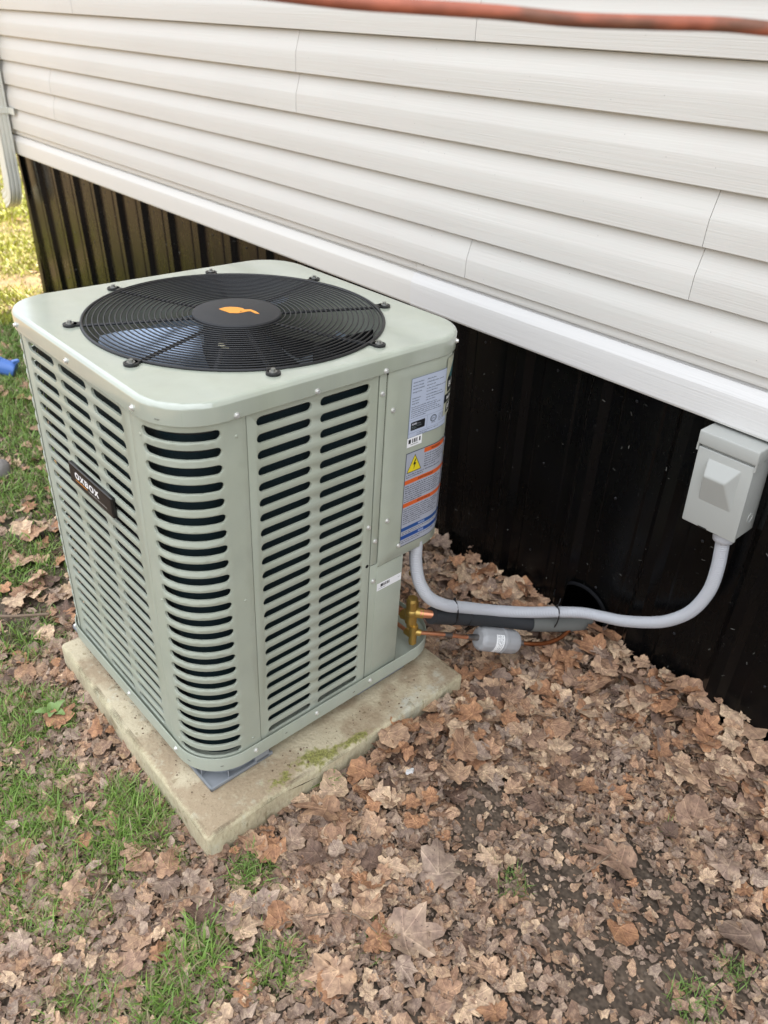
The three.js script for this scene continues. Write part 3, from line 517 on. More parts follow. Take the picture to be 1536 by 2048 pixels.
{
  const t1 = canvasTex(600, 760, (c, w, h) => {
    c.fillStyle = '#b9c2d4'; c.fillRect(0, 0, w, h); c.strokeStyle = '#5b6880'; c.lineWidth = 5; c.strokeRect(3, 3, w - 6, h - 6);
    const ink = '#232a3a'; c.fillStyle = ink; c.font = 'bold 21px sans-serif';
    ['Model Number', 'Factory Charge', 'SYSTEM CHARGE', 'Design Press.'].forEach((s, i) => c.fillText(s, 26, 66 + i * 40)); ['Compressor', 'Fan motor', 'Amp data'].forEach((s, i) => c.fillText(s, 26, 262 + i * 34));
    textLines(c, 225, 66, 190, 1, 40, 20, ink, 5); textLines(c, 225, 106, 260, 2, 40, 20, ink, 6); textLines(c, 225, 186, 330, 2, 34, 19, ink, 7); textLines(c, 225, 262, 250, 3, 34, 19, ink, 8); textLines(c, 26, 372, 430, 6, 26, 19, ink, 9);
    c.strokeStyle = '#6a7690'; c.lineWidth = 3; c.beginPath(); c.moveTo(10, 530); c.lineTo(w - 10, 530); c.moveTo(270, 530); c.lineTo(270, 690); c.moveTo(10, 700); c.lineTo(w - 10, 700); c.stroke();
    c.fillStyle = '#15161a'; c.beginPath(); c.roundRect(34, 560, 205, 108, 12); c.fill(); c.fillStyle = '#e6e8ee'; c.font = 'bold 32px sans-serif'; c.fillText('AHRI', 48, 602); textLines(c, 140, 600, 80, 1, 20, 14, '#cfd3dc', 12); textLines(c, 48, 628, 150, 2, 20, 12, '#9aa', 13);
    c.strokeStyle = ink; c.lineWidth = 9; c.beginPath(); c.arc(365, 600, 42, 0, 6.3); c.stroke(); c.lineWidth = 4; c.beginPath(); c.arc(365, 600, 30, 0, 6.3); c.stroke(); c.fillStyle = ink; c.font = 'bold 28px sans-serif'; c.fillText('ETL', 341, 611); c.font = 'bold 15px sans-serif'; c.fillText('Intertek', 335, 662);
    textLines(c, 440, 570, 130, 6, 18, 12, ink, 15); textLines(c, 130, 726, 330, 2, 22, 15, ink, 16);
  });
  label('rating_label', S.right(-0.4945), S.right(-0.568) + 0.040, 0.570, 0.694, 0.0030, t1, 'pale blue rating plate label printed in dark type');
  const t2 = canvasTex(256, 150, (c, w, h) => { c.fillStyle = '#f4f4f4'; c.fillRect(0, 0, w, h); c.fillStyle = '#1a1a1a'; const r = rng(3); let x = 26; while (x < 228) { const b = 2 + r() * 7; if (r() < 0.62) c.fillRect(x, 28, b, 66); x += b; } c.font = '22px monospace'; for (let k = 0; k < 12; k++) c.fillRect(66 + k * 11, 110, 6, 13); });
  label('barcode_label', S.right(-0.4935), S.right(-0.5345), 0.5500, 0.5705, 0.0034, t2, 'small white barcode sticker under the rating label');
  const warn = (words, seed) => canvasTex(620, 1000, (c, w, h) => {
    c.fillStyle = '#a9adb8'; c.fillRect(0, 0, w, h); c.strokeStyle = '#4c505c'; c.lineWidth = 8; c.strokeRect(4, 4, w - 8, h - 8); const ink = '#24262e';
    c.fillStyle = '#d9d9d2'; c.strokeStyle = '#3b3b33'; c.lineWidth = 7; c.fillStyle = '#e4cf2a'; c.beginPath(); c.moveTo(130, 38); c.lineTo(232, 205); c.lineTo(28, 205); c.closePath(); c.fill(); c.stroke();
    c.fillStyle = '#1b1b18'; c.beginPath(); c.moveTo(138, 84); c.lineTo(112, 136); c.lineTo(132, 138); c.lineTo(120, 188); c.lineTo(156, 122); c.lineTo(136, 120); c.lineTo(152, 84); c.fill();
    const bar = (y, x0, hh, col, s, tc) => { c.fillStyle = col; c.fillRect(x0, y, w - x0 - 8, hh); c.fillStyle = tc; c.font = `bold ${hh * 0.66}px sans-serif`; c.fillText(s, x0 + (w - x0) / 2 - c.measureText(s).width / 2, y + hh * 0.75); };
    bar(10, 262, 46, '#d9622a', words[0], '#3a1a0c'); textLines(c, 275, 84, 320, 6, 24, 19, ink, seed + 1); textLines(c, 22, 236, 560, 2, 22, 18, ink, seed + 2);
    bar(280, 8, 44, '#d9622a', words[1], '#3a1a0c'); textLines(c, 22, 352, 560, 8, 23, 19, ink, seed + 3);
    bar(522, 8, 44, '#d9622a', words[2], '#3a1a0c'); textLines(c, 22, 594, 560, 8, 23, 19, ink, seed + 4);
    bar(790, 8, 40, '#22508f', words[3], '#c9d4e6'); textLines(c, 22, 850, 560, 2, 20, 14, ink, seed + 5); bar(880, 8, 42, '#1d4a90', words[4], '#c9d4e6'); textLines(c, 22, 944, 560, 2, 22, 15, ink, seed + 6);
  });
  label('warning_label', S.right(-0.4945), S.right(-0.568) + 0.047, 0.3135, 0.5370, 0.0030, warn(['WARNING', 'AVERTISSEMENT', 'ADVERTENCIA', 'NOTICE', 'AVISO'], 50), 'grey warning label with orange and blue bars and a yellow shock triangle');
  label('warning_label', S.right(-0.568) + 0.0485, S.right(-0.568) + 0.175, 0.3150, 0.5330, 0.0031, warn(['CAUTION', 'ATTENTION', 'CUIDADO', 'NOTICE', 'AVISO'], 80), 'second warning label wrapped round the rear corner');
  // round the back corner: black and teal shield sticker
  const t3 = canvasTex(512, 640, (c, w, h) => {
    c.fillStyle = '#b5b6a0'; c.fillRect(0, 0, w, h);
    c.fillStyle = '#0e1214'; c.beginPath(); c.moveTo(250, 8); c.lineTo(470, 120); c.lineTo(500, 380); c.lineTo(60, 380); c.lineTo(30, 240); c.closePath(); c.fill();
    c.strokeStyle = '#2c9aa3'; c.lineWidth = 18; c.beginPath(); c.moveTo(250, 40); c.lineTo(110, 220); c.moveTo(300, 60); c.lineTo(190, 250); c.moveTo(380, 100); c.lineTo(280, 260); c.stroke();
    c.fillStyle = '#f2f2ee'; c.font = 'bold 92px sans-serif'; c.save(); c.rotate(-0.06); c.fillText('BLIZZ', 60, 340); c.restore();
    c.fillStyle = '#0e1214'; c.fillRect(0, 400, w, 96); c.fillStyle = '#f2f2ee'; c.font = 'bold 52px sans-serif'; for (let k = 0; k < 14; k++) c.fillRect(66 + k * 27, 430 + (k % 3) * 5, 17, 38 - (k % 3) * 5); c.fillStyle = '#0e1214'; c.fillRect(60, 506, 420, 110); c.fillStyle = '#f2f2ee'; c.font = 'bold 90px sans-serif'; c.fillText('POR', 90, 592);
  });
  label('installer_sticker', S.right(-0.568) + 0.024, S.right(-0.568) + 0.106, 0.590, 0.712, 0.0036, t3, 'black and teal installer sticker on the rear corner');
  const t4 = canvasTex(512, 128, (c, w, h) => { c.fillStyle = '#f3f3f3'; c.fillRect(0, 0, w, h); c.fillStyle = '#1b1b1b'; const r = rng(8); let x = 70; while (x < 270) { const b = 2 + r() * 8; if (r() < 0.6) c.fillRect(x, 26, b, 50); x += b; } textLines(c, 36, 104, 260, 1, 10, 18, '#333', 9); textLines(c, 440, 60, 60, 1, 10, 16, '#333', 10); });
  label('barcode_label', S.right(-0.4372), S.right(-0.5085), 0.2230, 0.2425, 0.0011, t4, 'long white barcode sticker on the lower panel');
}
// plastic feet under the base
{
  const foot = (x0, z0, dx, dz, lbl) => {                      // outer corner x0, z0; legs run dx, dz from it
    const S0 = 0.150; const sx = Math.sign(dx), sz = Math.sign(dz); const f = um('foot', [box(S0, 0.004, S0, x0 + sx * S0 / 2, -0.0745, z0 + sz * S0 / 2, 0.0012), box(S0, 0.007, 0.004, x0 + sx * S0 / 2, -0.0715, z0 + sz * 0.002), box(0.004, 0.007, S0, x0 + sx * 0.002, -0.0715, z0 + sz * S0 / 2)], M.plasticGrey); f.userData.label = lbl;
    const c = [x0 + sx * 0.088, z0 + sz * 0.088]; mesh('foot_cup', new THREE.CylinderGeometry(0.070, 0.078, 0.028, 40, 1).translate(c[0], -0.0605, c[1]), M.plasticGrey, f);
    for (let k = 0; k < 9; k++) { const a = Math.atan2(-sz, -sx) + (k - 4) * 0.30; const rib = box(k === 3 || k === 5 ? 0.024 : 0.008, 0.022, 0.0018, 0, 0, 0); rib.rotateY(-a); rib.translate(c[0] + Math.cos(a) * (k === 3 || k === 5 ? 0.082 : 0.073), -0.0615, c[1] + Math.sin(a) * (k === 3 || k === 5 ? 0.082 : 0.073)); mesh('foot_rib', rib, M.plasticGrey, f); }
    for (const [u, v] of [[0.125, 0.012], [0.012, 0.125]]) mesh('foot_web', box(0.024 * (u > v ? 1.5 : 1), 0.020, 0.024 * (v > u ? 1.5 : 1), x0 + sx * u, -0.064, z0 + sz * v, 0.003), M.plasticGrey, f);
  };
  foot(0.001, -0.008, -1, -1, 'grey plastic foot at the near corner'); foot(-0.012, -0.558, -1, 1, 'grey plastic foot at the rear right corner'); foot(-W + 0.0, -0.008, 1, -1, 'grey plastic foot at the far left corner'); foot(-W + 0.01, -0.655, 1, 1, 'grey plastic foot at the far rear corner');
}
// service valves
{
  const v = um('suction_valve', [cyl(0.0135, 0.0145, 0.048, -0.016, 0.082, -0.572, 20), cyl(0.0155, 0.0155, 0.016, -0.016, 0.113, -0.572, 6), cyl(0.0115, 0.0140, 0.008, -0.016, 0.124, -0.572, 16), cyl(0.0125, 0.010, 0.020, -0.016, 0.052, -0.572, 6), between([-0.016, 0.088, -0.572], [0.006, 0.086, -0.590], 0.0135, 0.012), between([-0.018, 0.066, -0.572], [-0.042, 0.064, -0.574], 0.010, 0.014), new THREE.SphereGeometry(0.0165, 16, 10).translate(-0.016, 0.088, -0.572)], M.brass);
  v.userData.label = 'larger brass service valve with a hex cap';
  mesh('valve_stub', between([-0.045, 0.064, -0.574], [-0.085, 0.060, -0.577], 0.0105, 0.0105), M.copper, v);
  const l = um('liquid_valve', [cyl(0.0095, 0.0095, 0.050, -0.006, 0.028, -0.573, 16), cyl(0.0115, 0.0115, 0.012, -0.006, 0.046, -0.573, 6), cyl(0.010, 0.010, 0.010, -0.006, 0.002, -0.573, 6), between([-0.006, 0.033, -0.573], [0.006, 0.030, -0.586], 0.0085), between([-0.006, 0.018, -0.573], [-0.030, 0.018, -0.575], 0.0085, 0.0095), cyl(0.006, 0.006, 0.010, -0.006, 0.058, -0.573, 12)], M.brass);
  l.userData.label = 'smaller brass service valve below the larger one';
  mesh('valve_stub', between([-0.032, 0.018, -0.575], [-0.080, 0.016, -0.577], 0.005, 0.005), M.copper, l);
  um('service_port', [between([-0.055, 0.165, -0.60], [-0.030, 0.163, -0.605], 0.006), cyl(0.007, 0.007, 0.008, -0.052, 0.165, -0.6, 6)], M.brass);
}

// ---------------------------------------------------------------- refrigerant lines, conduit, switch box
const insul = [[0.021, 0.085, -0.600], [0.037, 0.038, -0.700], [0.064, -0.016, -0.820], [0.100, -0.046, -0.900], [0.136, -0.072, -0.990], [0.165, -0.085, -1.060], [0.165, -0.09, -1.15]];
{
  const s = thing('suction_line', 'thick black foam insulated pipe running from the brass valve to the skirting', 'pipe', insul[0]);
  const off = insul[0].map((q) => -q); const ch = (n, g, m) => mesh(n, g, m, s, off);
  ch('copper_stub', [between([0.000, 0.0885, -0.582], [0.024, 0.083, -0.612], 0.0105), cyl(0, 0, 0, 0, 0, 0, 3)].slice(0, 1), M.copper);
  ch('insulation', tube(insul.slice(0, 5), 0.0205, 70, 20), M.foam);
  const e = new THREE.Vector3(...insul[4]); ch('worn_insulation', tube(insul.slice(3).map((p) => p), 0.0226, 40, 20), M.foamWorn).userData.label = 'faded grey end of the insulation near the skirting';
  const c = new THREE.CircleGeometry(0.0205, 20); c.lookAt(new THREE.Vector3(-0.15, 0.43, 0.9)); c.translate(...insul[0]); ch('insulation_end', c, M.foam);
  for (const f of [0.18, 0.30]) { const P = new THREE.CatmullRomCurve3(insul.map((p) => new THREE.Vector3(...p))), q = P.getPoint(f * 0.6), d = P.getTangent(f * 0.6); const g = new THREE.TorusGeometry(0.0207, 0.0016, 6, 24); g.lookAt(d); g.translate(...q.toArray()); ch('foam_band', g, M.tie); }
}
const liq = [[0.000, 0.031, -0.578], [0.026, 0.012, -0.635], [0.056, -0.026, -0.720], [0.076, -0.054, -0.790], [0.105, -0.081, -0.850], [0.127, -0.088, -0.880], [0.148, -0.098, -0.930], [0.160, -0.094, -0.980], [0.158, -0.078, -1.025], [0.150, -0.060, -1.08], [0.150, -0.06, -1.15]];
{
  const s = thing('liquid_line', 'thin copper pipe with a grey filter canister, below the black insulated pipe', 'pipe', liq[0]);
  const off = liq[0].map((q) => -q); const ch = (n, g, m, p = s) => mesh(n, g, m, p, p === s ? off : undefined);
  ch('copper_pipe', tube(liq.slice(0, 4), 0.0052, 60, 12), M.copper); ch('bent_copper_pipe', tube(liq.slice(4), 0.0056, 70, 12), M.copperDull);
  ch('solder_joint', [between([0.030, 0.0075, -0.645], [0.037, 0.000, -0.664], 0.0068)], M.solder);
  ch('solder_joint', [between([0.052, -0.020, -0.708], [0.062, -0.034, -0.742], 0.0072, 0.0085)], M.solder);
  // canister axis
  const A = new THREE.Vector3(0.0610, -0.0335, -0.738), B = new THREE.Vector3(0.1040, -0.0800, -0.848), d = B.clone().sub(A), L = d.length();
  const R = 0.0315; const prof = [[0.006, 0], [0.010, 0.0005], [0.0225, 0.002], [0.0285, 0.0065], [R - 0.0006, 0.0115], [R, 0.0145], [R, L * 0.54], [R + 0.0012, L * 0.56], [R + 0.0012, L * 0.62], [R, L * 0.64], [R, L - 0.0145], [R - 0.0006, L - 0.0115], [0.0285, L - 0.0065], [0.0225, L - 0.002], [0.010, L - 0.0005], [0.006, L]].map((q) => new THREE.Vector2(...q));
  const g = creased(new THREE.LatheGeometry(prof, 48), 22); const q = new THREE.Quaternion().setFromUnitVectors(new THREE.Vector3(0, 1, 0), d.clone().normalize()); g.applyQuaternion(q); g.translate(...A.toArray());
  const can = ch('filter_canister', g, phys({ color: 0xa3a3a3, roughness: 0.32 })); can.userData.label = 'grey cylindrical filter canister with a white paper label';
  const lt = canvasTex(256, 128, (c, w, h) => { c.fillStyle = '#f2f2ef'; c.fillRect(0, 0, w, h); textLines(c, 12, 30, 230, 4, 24, 15, '#33363c', 44); });
  const lg = new THREE.CylinderGeometry(R + 0.0005, R + 0.0005, 0.026, 24, 1, true, -0.2, 1.75); const luv = lg.attributes.uv; lg.translate(0, L * 0.40, 0); lg.rotateY(0.35); lg.applyQuaternion(q); lg.translate(...A.toArray()); mesh('paper_label', lg, phys({ map: lt, roughness: 0.6 }), can);
  ch('solder_joint', between([0.1035, -0.0795, -0.847], [0.116, -0.086, -0.866], 0.0085, 0.0068), M.solder);
}
const cond = [[-0.012, 0.300, -0.562], [-0.008, 0.240, -0.562], [0.006, 0.188, -0.566], [0.024, 0.150, -0.582], [0.036, 0.116, -0.622], [0.041, 0.070, -0.700], [0.059, 0.020, -0.800], [0.103, -0.004, -0.890], [0.142, -0.014, -0.960], [0.190, -0.013, -1.010], [0.225, -0.010, -1.028], [0.279, 0.010, -1.030], [0.341, 0.045, -1.030], [0.388, 0.080, -1.030], [0.434, 0.139, -1.030], [0.458, 0.213, -1.028], [0.461, 0.276, -1.024], [0.4535, 0.362, -1.018]];
const CR = 0.0148;
{
  const s = thing('electrical_conduit', 'pale grey ribbed flexible conduit curving from the unit to the switch box', 'conduit', cond[0]);
  const off = cond[0].map((q) => -q);
  const cv = new THREE.CatmullRomCurve3(cond.map((p) => new THREE.Vector3(...p)), false, 'centripetal'); const Lc = cv.getLength(), per = 0.0046, seg = Math.round(Lc / per * 6);
  const g = new THREE.TubeGeometry(cv, seg, CR, 18, false); const p = g.attributes.position, c = new THREE.Vector3(); const v = new THREE.Vector3();
  for (let i = 0; i <= seg; i++) { cv.getPointAt(i / seg, c); const k = 1 - 0.075 * (0.5 + 0.5 * Math.cos(i / 6 * Math.PI * 2)); for (let j = 0; j <= 18; j++) { const o = i * 19 + j; v.fromBufferAttribute(p, o).sub(c).multiplyScalar(k).add(c); p.setXYZ(o, v.x, v.y, v.z); } }
  g.computeVertexNormals(); mesh('ribbed_tube', g, M.conduit, s, off);
  const e = cond[cond.length - 1]; mesh('end_fitting', [new THREE.LatheGeometry([[0.0155, -0.006], [0.021, -0.004], [0.0225, 0.004], [0.0225, 0.014], [0.019, 0.016], [0.019, 0.03]].map((q) => new THREE.Vector2(...q)), 28).translate(e[0], e[1] - 0.004, e[2])], phys({ color: 0xb9babd, roughness: 0.45 }), s, off);
}
{ // cable ties
  const tie = (a, b, lbl, tail) => { const g0 = thing('cable_tie', lbl, 'cable tie', a, 0, 'cable ties round the conduit and foam pipe'); const A = new THREE.Vector3(...a), B = new THREE.Vector3(...b), m = A.clone().add(B).multiplyScalar(0.5), up = A.clone().sub(B); const hl = up.length() / 2; up.normalize(); const dir = new THREE.Vector3(0.16, -0.42, -0.9); dir.addScaledVector(up, -dir.dot(up)).normalize(); const sd = new THREE.Vector3().crossVectors(up, dir); const pts = []; for (let k = 0; k < 40; k++) { const t = k / 40 * Math.PI * 2; const r = 0.0165 + 0.0055 * (0.5 - 0.5 * Math.sin(t)); pts.push(m.clone().addScaledVector(up, Math.sin(t) * (hl + r)).addScaledVector(sd, Math.cos(t) * r)); } const cv = new THREE.CatmullRomCurve3(pts, true); const g = new THREE.TubeGeometry(cv, 80, 0.0017, 6, true); mesh('band', g, M.tie, g0, a.map((q) => -q)); const hd = A.clone().addScaledVector(up, 0.019).addScaledVector(sd, 0.006); mesh('lock_head', box(0.005, 0.006, 0.006, ...hd.toArray(), 0.001), M.tie, g0, a.map((q) => -q)); if (tail) mesh('tail', tube([hd.toArray(), [hd.x + 0.004, hd.y + 0.014, hd.z + 0.002], [hd.x + 0.002, hd.y + 0.024, hd.z - 0.004]], 0.0014, 10, 5), M.tie, g0, a.map((q) => -q)); };
  tie([0.0385, 0.093, -0.662], [0.031, 0.054, -0.668], 'black cable tie round conduit and foam pipe nearest the brass valves', false);
  tie([0.139, -0.0135, -0.955], [0.124, -0.064, -0.960], 'black cable tie with a loose tail round conduit near the skirting', true);
}
{ // the switch box
  const T0 = 0.338, T1 = 0.4585, YB2 = 0.380, YT2 = 0.5885, N0 = -1.075, N1 = -0.988;
  const d = wallThing('disconnect_box', 'grey metal electrical switch box on the black skirting under the trim', 'electrical box', (T0 + T1) / 2, YB2, N0);
  const tilt = 0.045; const sk = (g) => { const p = g.attributes.position; for (let i = 0; i < p.count; i++) { const y = p.getY(i); p.setX(i, p.getX(i) + (YT2 - y) * tilt); p.setZ(i, p.getZ(i) - (YT2 - y) * 0.03); } g.computeVertexNormals(); return creased(g, 30); };
  const cx = (T0 + T1) / 2, w = T1 - T0;
  wm('box_body', sk(box(w - 0.004, YT2 - YB2 - 0.004, N1 - N0 - 0.006, cx, (YB2 + YT2) / 2, (N0 + N1) / 2 - 0.003, 0.0025)), M.gray, d);
  wm('hood', sk(merge([box(w + 0.006, 0.030, N1 - N0 + 0.004, cx, YT2 - 0.0145, (N0 + N1) / 2 + 0.002, 0.003), box(0.0035, 0.016, 0.03, T0 - 0.0012, YT2 - 0.036, N1 - 0.012), box(0.0035, 0.016, 0.03, T1 + 0.0012, YT2 - 0.036, N1 - 0.012)])), M.gray, d);
  const cov = wm('cover', sk(box(w - 0.001, YT2 - YB2 - 0.033, 0.007, cx, YB2 + (YT2 - YB2 - 0.033) / 2 - 0.002, N1 - 0.002, 0.0022)), M.gray, d);
  // raised wedge of the pull handle pocket
  const f = N1 + 0.0013, x0 = cx - 0.035, x1 = cx + 0.037, y0 = YB2 + 0.060, y1 = YB2 + 0.156, h = 0.019;
  const g = new THREE.PlaneGeometry(x1 - x0, y1 - y0, 30, 36); g.translate((x0 + x1) / 2, (y0 + y1) / 2, f); { const p = g.attributes.position, smin = (a, b) => { const k = 0.0022, q = clamp(0.5 + 0.5 * (b - a) / k); return mix(b, a, q) - k * q * (1 - q); }; for (let i = 0; i < p.count; i++) { const u = (p.getX(i) - x0) / (x1 - x0), v = (p.getY(i) - y0) / (y1 - y0); const e = Math.max(0, smin(smin(v / 0.66 * h, (1 - v) / 0.34 * h), smin((1 - u) / 0.27 * h, u / 0.09 * h))); const y = p.getY(i); p.setXYZ(i, p.getX(i) + (YT2 - y) * tilt, y, f + e - (YT2 - y) * 0.03); } g.computeVertexNormals(); }
  wm('raised_pocket', g, M.gray, d);
  const ko = new THREE.TorusGeometry(0.011, 0.0012, 6, 24).rotateY(Math.PI / 2).translate(T1 - 0.0018 + 0.0075, YB2 + 0.040, (N0 + N1) / 2 - 0.012); wm('knockout', ko, M.gray, d);
  wm('latch_slot', sk(box(0.020, 0.0022, 0.0016, cx - 0.012, YB2 + 0.0004, N1 + 0.001)), M.dark, d);
}

// ---------------------------------------------------------------- things lying about
{ // hose hanging across the top of the view
  const h = thing('orange_hose', 'reddish orange hose crossing the top edge of the view, close and out of focus', 'hose', [0.45, 1.2555, -0.10]);
  const g = tube([[0.10, 1.272, 0.26], [0.20, 1.2665, 0.158], [0.304, 1.2605, 0.051], [0.368, 1.2565, -0.012], [0.404, 1.2562, -0.049], [0.453, 1.2558, -0.098], [0.496, 1.2540, -0.140], [0.538, 1.2553, -0.184], [0.579, 1.2570, -0.228], [0.611, 1.2560, -0.260], [0.70, 1.258, -0.35], [0.85, 1.262, -0.5]], 0.0054, 160, 14);
  const t = dataTex(512, 64, (u, v) => { const a = fbm(u * 60, v * 3, 201, 4, 60, 3), b = smooth(0.55, 0.75, fbm(u * 22, v * 2, 207, 3, 22, 2)); return [mix(0.66, 0.44, b * 0.8) * (0.85 + 0.3 * a), mix(0.375, 0.31, b * 0.8) * (0.85 + 0.3 * a), mix(0.28, 0.24, b * 0.8) * (0.85 + 0.3 * a)]; }, true);
  mesh('hose_length', g, std({ map: t, roughness: 0.6 }), h, [-0.45, -1.2555, 0.10]);
}
{ // blue plastic cup on the lawn
  const b = thing('blue_plastic_cap', 'blue plastic pipe cap lying on the grass left of the condenser', 'plastic cap', [-2.50, groundY(-2.6, -0.55) + 0.03, -0.56]);
  const lm = creased(new THREE.LatheGeometry([[0.0, 0.0], [0.040, 0.0], [0.044, 0.005], [0.047, 0.085], [0.050, 0.088], [0.050, 0.098], [0.043, 0.098], [0.040, 0.01], [0.0, 0.008]].map((q) => new THREE.Vector2(...q)), 32), 30);
  lm.scale(0.78, 0.78, 0.78); lm.rotateZ(1.25); lm.rotateY(0.9); mesh('cap_body', lm, phys({ color: 0x5a83cc, roughness: 0.4, side: THREE.DoubleSide }), b); mesh('rim_tab', box(0.02, 0.012, 0.03, 0.02, 0.05, 0.0, 0.003), phys({ color: 0x5a83cc, roughness: 0.4 }), b);
}
{ // grey stone
  const g = new THREE.IcosahedronGeometry(0.035, 3); const p = g.attributes.position; for (let i = 0; i < p.count; i++) { const k = 0.75 + 0.5 * fbm(p.getX(i) * 30 + 5, p.getY(i) * 30 + p.getZ(i) * 22, 301, 3); p.setXYZ(i, p.getX(i) * k, p.getY(i) * k * 1.3, p.getZ(i) * k * 0.8); } g.computeVertexNormals();
  const s = mesh('grey_stone', g, std({ color: 0x7c7772, roughness: 0.95 }), scene, [-1.66, groundY(-1.66, -0.2) + 0.02, -0.195]); tag(s, 'grey stone on the grass at the left edge, level with the badge', 'stone');
}
{ // sticks
  const st = (pts, r, label) => { const P = pts.map(([x, z, h]) => [x, groundY(x, z) + h + 0.012, z]); const o = P[0]; const m = mesh('fallen_twig', tube(P.map((q) => [q[0] - o[0], q[1] - o[1], q[2] - o[2]]), r, 24, 7), std({ color: 0x7d6a58, roughness: 0.9 }), scene, o); tag(m, label, 'twig', 'fallen twigs on the ground'); };
  st([[-0.95, 0.16, 0.012], [-0.86, 0.10, 0.02], [-0.79, 0.0, 0.015]], 0.004, 'pale straight twig on the grass left of the concrete slab');
  st([[0.60, -0.545, 0.022], [0.594, -0.50, 0.018], [0.582, -0.455, 0.008]], 0.0017, 'thin straight stem on the bare soil at lower right');
  st([[0.30, -0.01, 0.01], [0.36, -0.08, 0.016], [0.41, -0.09, 0.012]], 0.0013, 'thin pale stem lying in front of the large tan leaves');
  st([[0.12, 0.17, 0.012], [0.15, 0.12, 0.02], [0.21, 0.08, 0.014]], 0.0014, 'thin bent stem below the corner of the slab');
}
{ // scrap of white paper
  const g = new THREE.BoxGeometry(0.016, 0.006, 0.010, 4, 1, 3); const p = g.attributes.position; for (let i = 0; i < p.count; i++) p.setY(i, p.getY(i) + 0.003 * Math.sin(p.getX(i) * 300)); g.computeVertexNormals(); g.rotateY(0.5); g.rotateZ(0.3);
  tag(mesh('paper_scrap', g, std({ color: 0xd6d4d0, roughness: 0.8 }), scene, [0.214, groundY(0.214, -0.36) + 0.05, -0.36]), 'tiny white scrap among the leaves right of the slab', 'scrap');
}

// ---------------------------------------------------------------- dead leaves
const leafTex = dataTex(512, 512, (u, v) => {
  const x = (u - 0.5) * 2, y = (v - 0.5) * 2 + 0.55; let vein = 0;
  for (const a of [0, 0.72, -0.72, 1.5, -1.5]) { const dx = Math.sin(a), dy = Math.cos(a), t = x * dx + y * dy, q = Math.abs(x * dy - y * dx); if (t > 0) { vein = Math.max(vein, smooth(0.020, 0.004, q) * 1.0); const fr = ((t + q * 1.1) * 7) % 1; vein = Math.max(vein, smooth(0.09, 0.02, Math.abs(fr - 0.5)) * 0.35 * smooth(0.5, 0.0, q)); } }
  const f = fbm(u * 8, v * 8, 401, 5), b = fbm(u * 30, v * 30, 405, 3), sp = vnoise(u * 44, v * 44, 409); const k = 0.78 + 0.28 * (f - 0.5) * 2 * 0.7 + (b - 0.5) * 0.22 + vein * 0.13 - (sp > 0.93 ? 0.35 : 0);
  return [k, k * (0.97 + 0.05 * (f - 0.5)), k * 0.94];
}, true);
const leafBump = dataTex(256, 256, (u, v) => { const x = (u - 0.5) * 2, y = (v - 0.5) * 2 + 0.55; let e = 0.5; for (const a of [0, 0.72, -0.72, 1.5, -1.5]) { const dx = Math.sin(a), dy = Math.cos(a), t = x * dx + y * dy, q = Math.abs(x * dy - y * dx); if (t > 0) e = Math.max(e, 0.5 + 0.4 * smooth(0.05, 0, q)); } return e * 0.8 + 0.2 * fbm(u * 30, v * 30, 411, 3); });
const lobes = [[0, 1.0], [0.78, 0.86], [-0.78, 0.86], [1.75, 0.62], [-1.75, 0.62]];
const LEAF_EDGE = [[0, 0.98], [0.10, 0.86], [0.20, 0.83], [0.28, 0.72], [0.40, 0.62], [0.52, 0.70], [0.64, 0.76], [0.70, 0.84], [0.80, 0.93], [0.88, 0.82], [0.98, 0.77], [1.06, 0.70], [1.20, 0.62], [1.36, 0.66], [1.52, 0.70], [1.66, 0.76], [1.82, 0.64], [2.1, 0.58], [2.45, 0.54], [2.75, 0.46], [3.1416, 0.26]];
